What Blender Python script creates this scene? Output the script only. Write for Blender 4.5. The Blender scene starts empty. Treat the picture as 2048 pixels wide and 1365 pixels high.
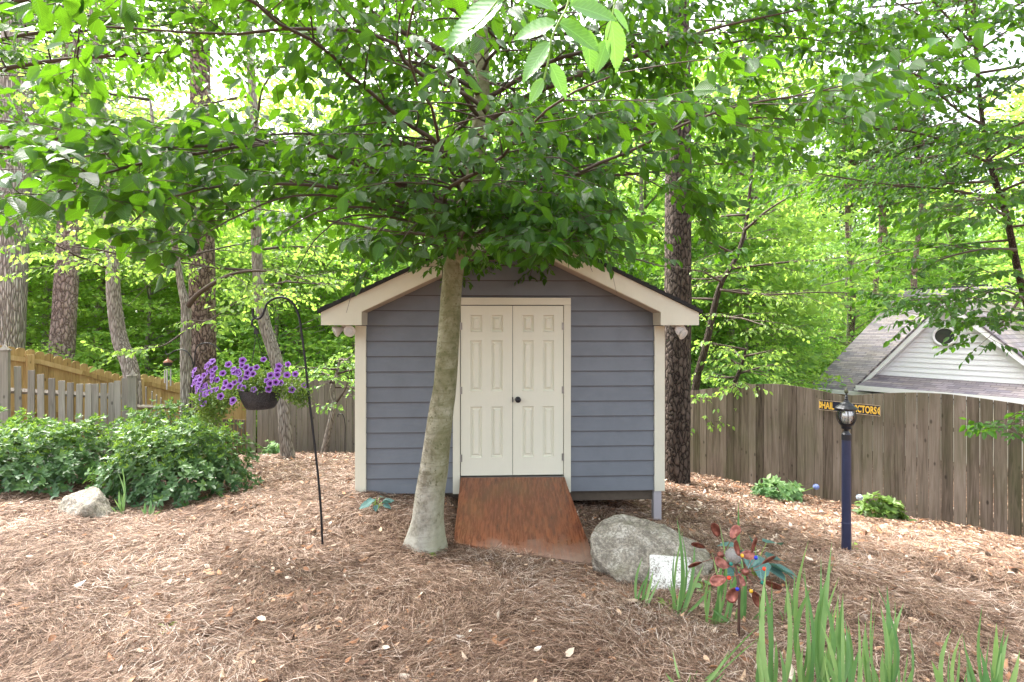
import bpy, bmesh, math, random
import numpy as np
from mathutils import Vector, Matrix, noise as mnoise

# ------------------------------------------------------------------ camera, sky, sun, exposure
C = bpy.context.scene
COL = C.collection
F = 1024.0            # focal length of the photograph in its own pixels (2048 wide)
HZ = 655.0            # row of the horizon
CZ = 1.6              # camera height
cam_d = bpy.data.cameras.new('camera')
cam_d.sensor_width = 36.0
cam_d.lens = 36.0 * F / 2048.0
cam_d.shift_y = -(682.5 - HZ) / 2048.0
cam_d.clip_start = 0.05
cam_d.clip_end = 2000
cam = bpy.data.objects.new('camera', cam_d)
COL.objects.link(cam)
cam.location = (0, 0, CZ)
cam.rotation_euler = (math.radians(90), 0, 0)
C.camera = cam

SUN_EL = math.radians(56)
SUN_AZ = math.radians(-48)      # clockwise from +Y: thin sun beyond the wood, to the left
w = bpy.data.worlds.new('World'); C.world = w; w.use_nodes = True
wn = w.node_tree
sky = wn.nodes.new('ShaderNodeTexSky')
sky.sky_type = 'NISHITA'; sky.sun_disc = False
sky.sun_elevation = SUN_EL; sky.sun_rotation = SUN_AZ
sky.air_density = 0.8; sky.dust_density = 6.0; sky.ozone_density = 1.0
bg = wn.nodes['Background']
hs = wn.nodes.new('ShaderNodeHueSaturation')      # thin bright overcast: pale, nearly white sky
hs.inputs['Saturation'].default_value = .28; hs.inputs['Value'].default_value = 1.5
wn.links.new(sky.outputs[0], hs.inputs['Color']); wn.links.new(hs.outputs[0], bg.inputs[0])
bg.inputs[1].default_value = 0.15
sd = bpy.data.lights.new('sun', 'SUN'); sd.energy = 2.1; sd.angle = math.radians(18); sd.color = (1, 0.96, 0.9)
so = bpy.data.objects.new('sun', sd); COL.objects.link(so)
sv = Vector((math.sin(SUN_AZ) * math.cos(SUN_EL), math.cos(SUN_AZ) * math.cos(SUN_EL), math.sin(SUN_EL)))
so.rotation_euler = sv.to_track_quat('Z', 'Y').to_euler()
so.location = (0, -5, 30)
C.view_settings.view_transform = 'Standard'
C.view_settings.look = 'None'
C.view_settings.gamma = 1
C.view_settings.exposure = 2.2
try:
    C.cycles.max_bounces = 8; C.cycles.diffuse_bounces = 4; C.cycles.transmission_bounces = 6
    C.cycles.transparent_max_bounces = 8; C.cycles.glossy_bounces = 2
    C.cycles.sample_clamp_indirect = 6.0
except Exception:
    pass

# ------------------------------------------------------------------ helpers
R = np.random.RandomState(7)
rnd = random.Random(11)

def at(px, py, Y):
    return Vector(((px - 1024.0) / F * Y, Y, CZ + (HZ - py) / F * Y))

def tag(o, label=None, cat=None, group=None, kind=None):
    if label: o['label'] = label
    if cat: o['category'] = cat
    if group: o['group'] = group
    if kind: o['kind'] = kind
    return o

def empty(name, loc, label, cat, group=None, rz=0.0):
    o = bpy.data.objects.new(name, None); COL.objects.link(o)
    o.empty_display_size = 0.1
    o.location = loc; o.rotation_euler = (0, 0, rz)
    return tag(o, label, cat, group)

class Geo:
    """collects pieces and links them as one mesh object"""
    def __init__(s):
        s.v = []; s.f = []; s.uv = {}; s.r = []; s.n = 0
    def add(s, vs, fs, rv=0.5):
        b = s.n
        s.v.extend([tuple(p) for p in vs]); s.n += len(vs)
        s.f.extend([tuple(i + b for i in f) for f in fs])
        s.r.extend([rv] * len(vs))
        return s
    def box(s, c, d, rz=0.0, rv=0.5, M=None):
        cx, cy, cz = c; dx, dy, dz = d[0] / 2, d[1] / 2, d[2] / 2
        vs = []
        for x, y, z in ((-dx, -dy, -dz), (dx, -dy, -dz), (dx, dy, -dz), (-dx, dy, -dz), (-dx, -dy, dz), (dx, -dy, dz), (dx, dy, dz), (-dx, dy, dz)):
            if M is not None:
                p = M @ Vector((x, y, z)); vs.append((cx + p.x, cy + p.y, cz + p.z)); continue
            ca, sa = math.cos(rz), math.sin(rz)
            vs.append((cx + x * ca - y * sa, cy + x * sa + y * ca, cz + z))
        return s.add(vs, [(0, 3, 2, 1), (4, 5, 6, 7), (0, 1, 5, 4), (1, 2, 6, 5), (2, 3, 7, 6), (3, 0, 4, 7)], rv)
    def prism(s, poly, y0, y1, rv=0.5):
        """polygon in x,z extruded along y"""
        n = len(poly)
        vs = [(p[0], y0, p[1]) for p in poly] + [(p[0], y1, p[1]) for p in poly]
        fs = [tuple(range(n)), tuple(range(2 * n - 1, n - 1, -1))]
        for i in range(n):
            j = (i + 1) % n
            fs.append((i, i + n, j + n, j))
        return s.add(vs, fs, rv)
    def tube(s, pts, rad, sides=6, rv=0.5, cap=True, wob=0.0):
        P = [Vector(p) for p in pts]
        if not hasattr(rad, '__len__'): rad = [rad] * len(P)
        vs = []; up = None
        for i, p in enumerate(P):
            t = (P[min(i + 1, len(P) - 1)] - P[max(i - 1, 0)])
            if t.length < 1e-9: t = Vector((0, 0, 1))
            t.normalize()
            if up is None:
                up = Vector((1, 0, 0)) if abs(t.x) < 0.8 else Vector((0, 1, 0))
            a = (up - t * up.dot(t)); 
            if a.length < 1e-6: a = t.orthogonal()
            a.normalize(); up = a; b = t.cross(a)
            for k in range(sides):
                th = 2 * math.pi * k / sides
                rr = rad[i]
                if wob: rr *= 1 + wob * mnoise.noise(Vector((math.cos(th) * 1.6, math.sin(th) * 1.6, p.z * 1.3 + p.x)))
                vs.append(p + a * (math.cos(th) * rr) + b * (math.sin(th) * rr))
        fs = []
        for i in range(len(P) - 1):
            for k in range(sides):
                k2 = (k + 1) % sides
                fs.append((i * sides + k, i * sides + k2, (i + 1) * sides + k2, (i + 1) * sides + k))
        if cap:
            fs.append(tuple(range(sides - 1, -1, -1)))
            fs.append(tuple((len(P) - 1) * sides + k for k in range(sides)))
        return s.add(vs, fs, rv)
    def lathe(s, prof, c=(0, 0, 0), sides=20, rv=0.5, M=None):
        vs = []
        for r_, z_ in prof:
            for k in range(sides):
                th = 2 * math.pi * k / sides
                p = Vector((math.cos(th) * r_, math.sin(th) * r_, z_))
                if M is not None: p = M @ p
                vs.append((c[0] + p.x, c[1] + p.y, c[2] + p.z))
        fs = []
        for i in range(len(prof) - 1):
            for k in range(sides):
                k2 = (k + 1) % sides
                fs.append((i * sides + k, i * sides + k2, (i + 1) * sides + k2, (i + 1) * sides + k))
        fs.append(tuple(range(sides - 1, -1, -1)))
        fs.append(tuple((len(prof) - 1) * sides + k for k in range(sides)))
        return s.add(vs, fs, rv)
    def build(s, name, m, parent=None, smooth=False, bevel=0.0, label=None):
        me = bpy.data.meshes.new(name)
        me.from_pydata([tuple(v) for v in s.v], [], s.f)
        at_ = me.attributes.new('rnd', 'FLOAT', 'POINT')
        at_.data.foreach_set('value', np.array(s.r, dtype=np.float32))
        if smooth: me.polygons.foreach_set('use_smooth', [True] * len(me.polygons))
        me.materials.append(m)
        me.update()
        o = bpy.data.objects.new(name, me); COL.objects.link(o)
        if parent is not None: o.parent = parent
        if bevel:
            b = o.modifiers.new('bevel', 'BEVEL'); b.width = bevel; b.segments = 2; b.limit_method = 'ANGLE'; b.angle_limit = math.radians(35)
        if label: o['label'] = label
        return o

def mesh_np(name, V, Fc, m, parent=None, uv=None, rv=None, smooth=False):
    """V (n,3), Fc (m,k) numpy arrays -> object"""
    me = bpy.data.meshes.new(name)
    n, k = Fc.shape
    me.vertices.add(len(V)); me.vertices.foreach_set('co', np.ascontiguousarray(V, dtype=np.float32).ravel())
    me.loops.add(n * k); me.loops.foreach_set('vertex_index', np.ascontiguousarray(Fc, dtype=np.int32).ravel())
    me.polygons.add(n)
    me.polygons.foreach_set('loop_start', np.arange(0, n * k, k, dtype=np.int32))
    if uv is not None:
        l = me.uv_layers.new(name='uv')
        l.data.foreach_set('uv', np.ascontiguousarray(uv[Fc.ravel()], dtype=np.float32).ravel())
    if rv is not None:
        a = me.attributes.new('rnd', 'FLOAT', 'POINT'); a.data.foreach_set('value', np.ascontiguousarray(rv, dtype=np.float32))
    if smooth: me.polygons.foreach_set('use_smooth', np.ones(n, dtype=bool))
    me.materials.append(m)
    me.update(calc_edges=True); me.validate()
    o = bpy.data.objects.new(name, me); COL.objects.link(o)
    if parent is not None: o.parent = parent
    return o

def nrm(a):
    return a / np.maximum(np.linalg.norm(a, axis=-1, keepdims=True), 1e-9)

def copy_tree(o, parent=None):
    c = o.copy(); COL.objects.link(c)
    if parent is not None: c.parent = parent
    for ch in list(o.children): copy_tree(ch, c)
    return c

# leaf templates: rows of (u along, v across, w up)
def tpl_full(wd=0.27):
    V = [(0, 0, 0), (.34, 0, -.02), (.7, 0, -.05), (1, 0, -.13),
         (.08, wd * .55, .03), (.38, wd, .07), (.75, wd * .62, .0),
         (.08, -wd * .55, .03), (.38, -wd, .07), (.75, -wd * .62, .0)]
    T = [(0, 1, 4), (4, 1, 5), (1, 2, 5), (5, 2, 6), (2, 3, 6), (0, 7, 1), (7, 8, 1), (1, 8, 2), (8, 9, 2), (2, 9, 3)]
    return np.array(V, float), np.array(T)
def tpl_mid(wd=0.28):
    V = [(0, 0, 0), (.5, 0, -.05), (1, 0, -.1), (.22, wd * .85, .03), (.6, wd * .85, .02), (.22, -wd * .85, .03), (.6, -wd * .85, .02)]
    T = [(0, 1, 3), (3, 1, 4), (1, 2, 4), (0, 5, 1), (5, 6, 1), (1, 6, 2)]
    return np.array(V, float), np.array(T)
def tpl_low(wd=0.3):
    V = [(0, 0, 0), (.42, wd, .05), (.42, -wd, .05), (1, 0, -.06)]
    T = [(0, 2, 3), (0, 3, 1)]
    return np.array(V, float), np.array(T)
def tpl_serrate(wd=0.29, n=15):
    V = [(0, 0, 0)]; 
    us = np.linspace(0, 1, n)
    def prof(u): return wd * (math.sin(math.pi * u ** .78)) ** .85 if 0 < u < 1 else 0
    mid = []; lf = []; rt = []
    V = []
    for i, u in enumerate(us):
        zz = -.16 * u * u
        mid.append(len(V)); V.append((u, 0, zz))
    for sgn, arr in ((1, lf), (-1, rt)):
        for i, u in enumerate(us[1:-1]):
            p = prof(u)
            V_in = (u - .010, sgn * (p * .97 - .004), zz_(u) + .05); V_out = (u + .016, sgn * (p + .006), zz_(u) + .055)
            arr.append((len(V), len(V) + 1)); V.append(V_in); V.append(V_out)
    T = []
    for arr, flip in ((lf, False), (rt, True)):
        def tri(a, b, c): T.append((a, c, b) if flip else (a, b, c))
        tri(mid[0], mid[1], arr[0][0])
        for i in range(len(arr)):
            m = mid[i + 1]
            tri(m, arr[i][1], arr[i][0])
            if i + 1 < len(arr):
                m2 = mid[i + 2]
                tri(m, m2, arr[i + 1][0]); tri(m, arr[i + 1][0], arr[i][1])
            else:
                tri(m, mid[i + 2], arr[i][1])
    return np.array(V, float), np.array(T)
def zz_(u): return -.16 * u * u + .006 * math.sin(u * 40)

def leaves_mesh(name, pos, d, n, size, m, tpl, parent=None, rv=None, smooth=False, curl=None):
    pos = np.asarray(pos, float); d = nrm(np.asarray(d, float)); n = np.asarray(n, float)
    size = np.asarray(size, float)
    side = nrm(np.cross(n, d)); n = np.cross(d, side)
    TV, TT = tpl
    N = len(pos); K = len(TV)
    wz = TV[:, 2][None, :] if curl is None else TV[:, 2][None, :] * np.asarray(curl)[:, None]
    V = pos[:, None, :] + size[:, None, None] * (TV[:, 0][None, :, None] * d[:, None, :] + TV[:, 1][None, :, None] * side[:, None, :] + wz[:, :, None] * n[:, None, :])
    V = V.reshape(-1, 3)
    Fc = (TT[None, :, :] + (np.arange(N) * K)[:, None, None]).reshape(-1, 3)
    uv = np.tile(np.stack([TV[:, 0], TV[:, 1] + .5], 1), (N, 1))
    if rv is None: rv = R.rand(N)
    return mesh_np(name, V, Fc, m, parent, uv, np.repeat(rv, K), smooth)

# ------------------------------------------------------------------ ground shape
GP = [(0, 0, 0), (0, 2.65, -.24), (-3, 3, -.27), (3, 3, -.30), (-.54, 4.75, -.435), (.735, 4.4, -.475),
      (-.8, 4.65, -.41), (-1.83, 6.0, -.37), (-1.0, 6.1, -.43), (1.75, 6.15, -.745), (.7, 6.2, -.60), (2.96, 9.3, -1.215), (3.65, 10.5, -1.4), (5.2, 8.7, -1.33), (6.8, 6.8, -1.21),
      (-4.8, 11.5, -1.24), (-3.5, 11.5, -1.24), (-4.2, 9.6, -.86), (-1.8, 9.2, -.9), (3.2, 4.9, -.54), (-4.6, 5.5, -.43), (-4.2, 6.2, -.49),
      (-9, 9, -.53), (-7.66, 12, -1.5), (-9, 5, -.3), (9, 5, -1.1), (5, 3, -.4), (0, 14, -1.7), (1.0, 3.75, -.35), (1.3, 4.6, -.53),
      (-20, 30, -2.2), (0, 30, -2.5), (20, 30, -2.5), (12, 16, -2.3), (0, -15, .5), (-20, 0, 0), (20, 0, -1.6), (-20, 15, -.8), (-60, 60, -2), (60, 60, -2), (0, 60, -2.5), (-60, -60, 0), (60, -60, 0)]
GP = np.array(GP, float)
def _ker(a, b):
    d2 = ((a[:, None, :] - b[None, :, :]) ** 2).sum(-1)
    return -np.sqrt(d2 + 1.0)
_n = len(GP)
_A = np.zeros((_n + 3, _n + 3)); _A[:_n, :_n] = _ker(GP[:, :2], GP[:, :2]) - np.eye(_n) * 0.02
_A[:_n, _n] = 1; _A[:_n, _n + 1:] = GP[:, :2]; _A[_n, :_n] = 1; _A[_n + 1:, :_n] = GP[:, :2].T
_W = np.linalg.solve(_A, np.concatenate([GP[:, 2], [0, 0, 0]]))
def gz(x, y):
    x = np.asarray(x, float); y = np.asarray(y, float); sh = x.shape
    p = np.stack([x.ravel(), y.ravel()], 1)
    r = np.hypot(p[:, 0], p[:, 1])
    out = np.empty(len(p))
    for i in range(0, len(p), 20000):
        q = p[i:i + 20000]
        out[i:i + 20000] = _ker(q, GP[:, :2]) @ _W[:_n] + _W[_n] + q @ _W[_n + 1:]
    t = np.clip((r - 45) / 30, 0, 1)
    out = out * (1 - t) + (-2.4) * t
    return out.reshape(sh)
def g1(x, y): return float(gz(np.array([x]), np.array([y]))[0])
def wavy(x, y):
    return (.012 * np.sin(x * 5.1 + 1.3 * np.sin(y * 3.1)) + .010 * np.sin(y * 7.3 + 2 * np.sin(x * 2.7)) +
            .006 * np.sin(x * 17 + y * 9 + np.sin(y * 13)) + .005 * np.sin(x * 29 - y * 23 + 2 * np.sin(x * 11)))

# ------------------------------------------------------------------ materials
def new_mat(name):
    m = bpy.data.materials.new(name); m.use_nodes = True
    nt = m.node_tree
    return m, nt, nt.nodes['Principled BSDF'], nt.nodes['Material Output']
def nd(nt, t, **kw):
    n = nt.nodes.new(t)
    for k, v in kw.items(): setattr(n, k, v)
    return n
def ramp(nt, fac, stops):
    r = nd(nt, 'ShaderNodeValToRGB'); el = r.color_ramp.elements
    while len(el) > 1: el.remove(el[-1])
    el[0].position = stops[0][0]; el[0].color = (*stops[0][1], 1)
    for p, c in stops[1:]:
        e = el.new(p); e.color = (*c, 1)
    nt.links.new(fac, r.inputs[0])
    return r.outputs[0]
def coords(nt, scale=(1, 1, 1), kind='Object', rot=(0, 0, 0)):
    tc = nd(nt, 'ShaderNodeTexCoord'); mp = nd(nt, 'ShaderNodeMapping')
    mp.inputs['Scale'].default_value = scale; mp.inputs['Rotation'].default_value = rot
    nt.links.new(tc.outputs[kind], mp.inputs[0]); return mp.outputs[0]
def noise_n(nt, vec, scale, detail=4, rough=.55, dist=0.0):
    n = nd(nt, 'ShaderNodeTexNoise'); n.inputs['Scale'].default_value = scale
    n.inputs['Detail'].default_value = detail; n.inputs['Roughness'].default_value = rough; n.inputs['Distortion'].default_value = dist
    nt.links.new(vec, n.inputs['Vector']); return n.outputs['Fac']
def voro(nt, vec, scale, feat='F1', out='Distance', rand=1.0):
    n = nd(nt, 'ShaderNodeTexVoronoi'); n.feature = feat; n.inputs['Scale'].default_value = scale
    n.inputs['Randomness'].default_value = rand
    nt.links.new(vec, n.inputs['Vector']); return n.outputs[out]
def mixc(nt, fac, a, b, mode='MIX'):
    n = nd(nt, 'ShaderNodeMix', data_type='RGBA', blend_type=mode)
    for i, val in ((0, fac), (6, a), (7, b)):
        if isinstance(val, (int, float)): n.inputs[i].default_value = val
        elif isinstance(val, tuple): n.inputs[i].default_value = (*val, 1)
        else: nt.links.new(val, n.inputs[i])
    return n.outputs[2]
def mathn(nt, op, a, b=0.0, c=None):
    n = nd(nt, 'ShaderNodeMath', operation=op)
    for i, val in enumerate((a, b) if c is None else (a, b, c)):
        if isinstance(val, (int, float)): n.inputs[i].default_value = val
        else: nt.links.new(val, n.inputs[i])
    return n.outputs[0]
def bump(nt, bsdf, h, strength=.4, dist=.02, sock='Normal'):
    b = nd(nt, 'ShaderNodeBump'); b.inputs['Strength'].default_value = strength; b.inputs['Distance'].default_value = dist
    nt.links.new(h, b.inputs['Height']); nt.links.new(b.outputs[0], bsdf.inputs[sock])
def attr(nt, name='rnd'):
    return nd(nt, 'ShaderNodeAttribute', attribute_name=name).outputs['Fac']

def simple(name, col, rough=.6, metal=0.0, var=.12, nscale=18, bstr=.15, spec=None, vscale=(1, 1, 1)):
    m, nt, b, o = new_mat(name)
    v = coords(nt, vscale); f = noise_n(nt, v, nscale, 5)
    c1 = tuple(max(0, x * (1 - var)) for x in col); c2 = tuple(min(1, x * (1 + var)) for x in col)
    nt.links.new(ramp(nt, f, [(.3, c1), (.7, c2)]), b.inputs['Base Color'])
    b.inputs['Roughness'].default_value = rough; b.inputs['Metallic'].default_value = metal
    if spec is not None: b.inputs['Specular IOR Level'].default_value = spec
    bump(nt, b, f, bstr, .01)
    return m

def leaf_mat(name, dark, light, trans, rough=.42, tfac=.42, veins=True, spec=.45, bs=.35):
    m, nt, b, o = new_mat(name)
    r_ = attr(nt)
    col = ramp(nt, r_, [(0, dark), (.55, tuple((a + c) / 2 for a, c in zip(dark, light))), (1, light)])
    tcol = mixc(nt, r_, tuple(x * .75 for x in trans), trans)
    if veins:
        uv = nd(nt, 'ShaderNodeUVMap'); sx = nd(nt, 'ShaderNodeSeparateXYZ'); nt.links.new(uv.outputs[0], sx.inputs[0])
        av = mathn(nt, 'ABSOLUTE', mathn(nt, 'SUBTRACT', sx.outputs[1], .5))
        ph = mathn(nt, 'SUBTRACT', sx.outputs[0], mathn(nt, 'MULTIPLY', av, .85))
        s = mathn(nt, 'SINE', mathn(nt, 'MULTIPLY', ph, 72.0))
        mid = mathn(nt, 'LESS_THAN', av, .014)
        vein = mathn(nt, 'MAXIMUM', mathn(nt, 'MULTIPLY', mathn(nt, 'GREATER_THAN', s, .86), .45), mid)
        col = mixc(nt, mathn(nt, 'MULTIPLY', vein, .5), col, tuple(min(1, x * 2.2) for x in light))
        bump(nt, b, s, bs, .004)
    nt.links.new(col, b.inputs['Base Color'])
    b.inputs['Roughness'].default_value = rough; b.inputs['Specular IOR Level'].default_value = spec
    tr = nd(nt, 'ShaderNodeBsdfTranslucent'); nt.links.new(tcol, tr.inputs[0])
    mx = nd(nt, 'ShaderNodeMixShader'); mx.inputs[0].default_value = tfac
    nt.links.new(b.outputs[0], mx.inputs[1]); nt.links.new(tr.outputs[0], mx.inputs[2]); nt.links.new(mx.outputs[0], o.inputs[0])
    return m

def bark_furrow(name, c1, c2, c3, sc=1.0, bs=.9):
    """deep vertical ridges (oak, hickory, poplar)"""
    m, nt, b, o = new_mat(name)
    v = coords(nt, (sc * 7, sc * 7, sc * 1.1))
    wv = noise_n(nt, v, 2.2, 6, .6, .6)
    vd = voro(nt, coords(nt, (sc * 26, sc * 26, sc * 3.2)), 1.0, 'DISTANCE_TO_EDGE')
    e = ramp(nt, vd, [(.0, (0, 0, 0)), (.28, (1, 1, 1))])
    f = mathn(nt, 'ADD', mathn(nt, 'MULTIPLY', e, .65), mathn(nt, 'MULTIPLY', wv, .45))
    nt.links.new(ramp(nt, f, [(.12, c1), (.5, c2), (.95, c3)]), b.inputs['Base Color'])
    b.inputs['Roughness'].default_value = .9; b.inputs['Specular IOR Level'].default_value = .15
    bump(nt, b, f, bs, .05)
    return m
def bark_plate(name, c1, c2, c3, sc=1.0):
    """pine plates: large flaky blocks with dark cracks"""
    m, nt, b, o = new_mat(name)
    v0 = coords(nt, (sc * 15, sc * 15, sc * 6.5))
    nz = nd(nt, 'ShaderNodeTexNoise'); nz.inputs['Scale'].default_value = 1.4; nz.inputs['Detail'].default_value = 3
    nt.links.new(v0, nz.inputs['Vector'])
    va = nd(nt, 'ShaderNodeVectorMath', operation='MULTIPLY_ADD'); nt.links.new(nz.outputs['Color'], va.inputs[0]); va.inputs[1].default_value = (1.1, 1.1, 1.1); nt.links.new(v0, va.inputs[2])
    vd = voro(nt, va.outputs[0], 1.0, 'DISTANCE_TO_EDGE'); vc = voro(nt, va.outputs[0], 1.0, 'F1', 'Color')
    e = ramp(nt, vd, [(0, (0, 0, 0)), (.09, (.6, .6, .6)), (.3, (1, 1, 1))])
    fn = noise_n(nt, coords(nt, (sc * 40, sc * 40, sc * 18)), 1.0, 6, .65)
    plate = mixc(nt, mathn(nt, 'MULTIPLY', vc, .9), c2, c3)
    plate = mixc(nt, mathn(nt, 'MULTIPLY', fn, .6), plate, tuple(x * .55 for x in c2))
    nt.links.new(mixc(nt, e, c1, plate), b.inputs['Base Color'])
    b.inputs['Roughness'].default_value = .9; b.inputs['Specular IOR Level'].default_value = .15
    h = mathn(nt, 'ADD', mathn(nt, 'MULTIPLY', e, .8), mathn(nt, 'MULTIPLY', fn, .3))
    bump(nt, b, h, .9, .04)
    return m

def wood_mat(name, stops, grain=1.0, knots=True, rough=.85, green=None):
    """vertical weathered boards; board to board variation from the 'rnd' attribute"""
    m, nt, b, o = new_mat(name)
    r_ = attr(nt)
    tc = nd(nt, 'ShaderNodeTexCoord'); va = nd(nt, 'ShaderNodeVectorMath', operation='MULTIPLY_ADD')
    cx = nd(nt, 'ShaderNodeCombineXYZ')
    nt.links.new(mathn(nt, 'MULTIPLY', r_, 31.0), cx.inputs[0]); nt.links.new(mathn(nt, 'MULTIPLY', r_, 17.0), cx.inputs[2])
    nt.links.new(tc.outputs['Object'], va.inputs[0]); va.inputs[1].default_value = (28 * grain, 28 * grain, 1.5); nt.links.new(cx.outputs[0], va.inputs[2])
    f = noise_n(nt, va.outputs[0], 1.0, 6, .62, .9)
    f2 = mathn(nt, 'ADD', mathn(nt, 'MULTIPLY', f, .75), mathn(nt, 'MULTIPLY', r_, .3))
    col = ramp(nt, f2, stops)
    if knots:
        vb = nd(nt, 'ShaderNodeVectorMath', operation='MULTIPLY_ADD'); nt.links.new(tc.outputs['Object'], vb.inputs[0]); vb.inputs[1].default_value = (7, 7, 3.2); nt.links.new(cx.outputs[0], vb.inputs[2])
        k = voro(nt, vb.outputs[0], 1.0)
        kf = ramp(nt, k, [(.06, (1, 1, 1)), (.13, (0, 0, 0))])
        col = mixc(nt, mathn(nt, 'MULTIPLY', kf, .7), col, tuple(x * .35 for x in stops[0][1]))
    if green:
        gf = ramp(nt, noise_n(nt, coords(nt, (1.5, 1.5, .6)), 1.5, 4), [(.45, (0, 0, 0)), (.7, (1, 1, 1))])
        col = mixc(nt, mathn(nt, 'MULTIPLY', gf, .45), col, green)
    nt.links.new(col, b.inputs['Base Color'])
    b.inputs['Roughness'].default_value = rough; b.inputs['Specular IOR Level'].default_value = .2
    bump(nt, b, f, .35, .008)
    return m

M = {}
M['leaf_near'] = leaf_mat('beech_leaf', (.007, .033, .006), (.036, .125, .010), (.19, .45, .015), tfac=.35, spec=.35, rough=.42)
M['leaf_dark'] = leaf_mat('dark_leaf', (.02, .07, .018), (.05, .14, .025), (.14, .30, .03), tfac=.36, veins=False)
M['leaf_lime'] = leaf_mat('lime_leaf', (.10, .24, .045), (.30, .46, .10), (.48, .74, .11), tfac=.54, spec=.3, veins=False)
M['leaf_wood'] = leaf_mat('wood_leaf', (.065, .19, .045), (.25, .43, .12), (.42, .70, .12), tfac=.5, spec=.35, veins=False)
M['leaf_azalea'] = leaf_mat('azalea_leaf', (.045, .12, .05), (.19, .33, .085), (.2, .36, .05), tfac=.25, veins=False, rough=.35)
M['leaf_tip'] = leaf_mat('shoot_leaf', (.16, .32, .05), (.33, .48, .08), (.4, .6, .07), tfac=.35, veins=False)
M['leaf_basket'] = leaf_mat('basket_leaf', (.06, .13, .03), (.20, .32, .06), (.3, .45, .05), tfac=.3, veins=False)
M['leaf_hosta'] = leaf_mat('hosta_leaf', (.07, .17, .16), (.12, .24, .22), (.12, .26, .16), tfac=.25, veins=True, rough=.5)
M['leaf_iris'] = leaf_mat('iris_leaf', (.10, .26, .10), (.34, .50, .20), (.32, .55, .12), tfac=.35, veins=False, rough=.4)
M['leaf_pine'] = leaf_mat('pine_leaf', (.03, .07, .02), (.07, .13, .03), (.1, .2, .03), tfac=.25, veins=False)
M['bark_oak'] = bark_furrow('furrowed_bark', (.08, .065, .055), (.31, .275, .245), (.52, .48, .44))
M['bark_slim'] = bark_furrow('slim_bark', (.09, .075, .062), (.31, .27, .235), (.50, .45, .41), 1.6, .6)
M['bark_pine'] = bark_plate('pine_bark', (.05, .033, .028), (.29, .205, .17), (.42, .33, .29))
M['bark_pine_dark'] = bark_plate('pine_bark_dark', (.018, .014, .012), (.115, .085, .07), (.19, .15, .125))
M['bark_pine_pale'] = bark_plate('pine_bark_pale', (.12, .085, .075), (.38, .29, .26), (.5, .41, .38), .8)
M['bark_dark'] = bark_furrow('dark_bark', (.015, .011, .009), (.06, .045, .036), (.11, .09, .075), 2.0, .5)
M['twig'] = simple('twig_bark', (.085, .06, .045), .8, nscale=30)
# ------------------------------------------------------------------ ground
def ground_material():
    m, nt, b, o = new_mat('mulch_ground')
    v = coords(nt)
    f = noise_n(nt, v, 22, 8, .7, .4); g = noise_n(nt, v, 1.1, 3)
    vs = coords(nt, (60, 9, 20), rot=(0, 0, .7)); st = noise_n(nt, vs, 1.0, 4, .6, 1.2)
    vs2 = coords(nt, (9, 60, 20), rot=(0, 0, .3)); st2 = noise_n(nt, vs2, 1.0, 4, .6, 1.2)
    s = mathn(nt, 'MAXIMUM', st, st2)
    h = mathn(nt, 'ADD', mathn(nt, 'MULTIPLY', s, .7), mathn(nt, 'MULTIPLY', f, .4))
    c = ramp(nt, h, [(.34, (.03, .016, .010)), (.56, (.12, .068, .042)), (.78, (.30, .19, .125))])
    c = mixc(nt, ramp(nt, g, [(.45, (0, 0, 0)), (.65, (.4, .4, .4))]), c, (.13, .075, .05))
    nt.links.new(c, b.inputs['Base Color']); b.inputs['Roughness'].default_value = .95; b.inputs['Specular IOR Level'].default_value = .1
    bump(nt, b, h, .9, .03)
    return m
def ax(n, near, far, fine):
    t = np.linspace(-1, 1, n)
    return np.sign(t) * (np.abs(t) * near * fine + (far - near * fine) * np.abs(t) ** 5)
gx = ax(321, 10, 900, 1.3); gy = ax(321, 10, 900, 1.3) + 5
XX, YY = np.meshgrid(gx, gy)
RR = np.hypot(XX, YY)
ZZ = gz(XX, YY) + wavy(XX, YY) * np.clip((25 - RR) / 15, 0, 1)
nI = np.arange(321 * 321).reshape(321, 321)
Fg = np.stack([nI[:-1, :-1], nI[:-1, 1:], nI[1:, 1:], nI[1:, :-1]], -1).reshape(-1, 4)
tag(mesh_np('ground', np.stack([XX, YY, ZZ], -1).reshape(-1, 3), Fg, ground_material(), smooth=True), kind='structure')

# pine straw: individual needles
def straw_mat():
    m, nt, b, o = new_mat('pine_straw')
    r_ = attr(nt)
    c = ramp(nt, r_, [(0, (.045, .024, .015)), (.25, (.13, .073, .048)), (.6, (.305, .19, .128)), (.85, (.48, .345, .255)), (1, (.72, .61, .52))])
    nt.links.new(c, b.inputs['Base Color']); b.inputs['Roughness'].default_value = .6; b.inputs['Specular IOR Level'].default_value = .25
    return m
def keep_ground(x, y):
    """not inside the shed footprint's far half, trunks or boulders"""
    k = ~((np.abs(x - .05) < 1.75) & (y > 7.4) & (y < 9.1))
    k &= np.hypot(x + .8, y - 4.7) > .17
    k &= np.hypot((x - 1.15) / .42, (y - 4.35) / .3) > 1
    q = [(-.64, 6.05), (-.565, 4.78), (.76, 4.43), (.66, 6.05)]      # nothing lies on the ramp
    ins = np.ones(len(x), bool)
    for (ax_, ay_), (bx_, by_) in zip(q, q[1:] + q[:1]): ins &= (bx_ - ax_) * (y - ay_) - (by_ - ay_) * (x - ax_) > 0
    k &= ~ins
    return k
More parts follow.
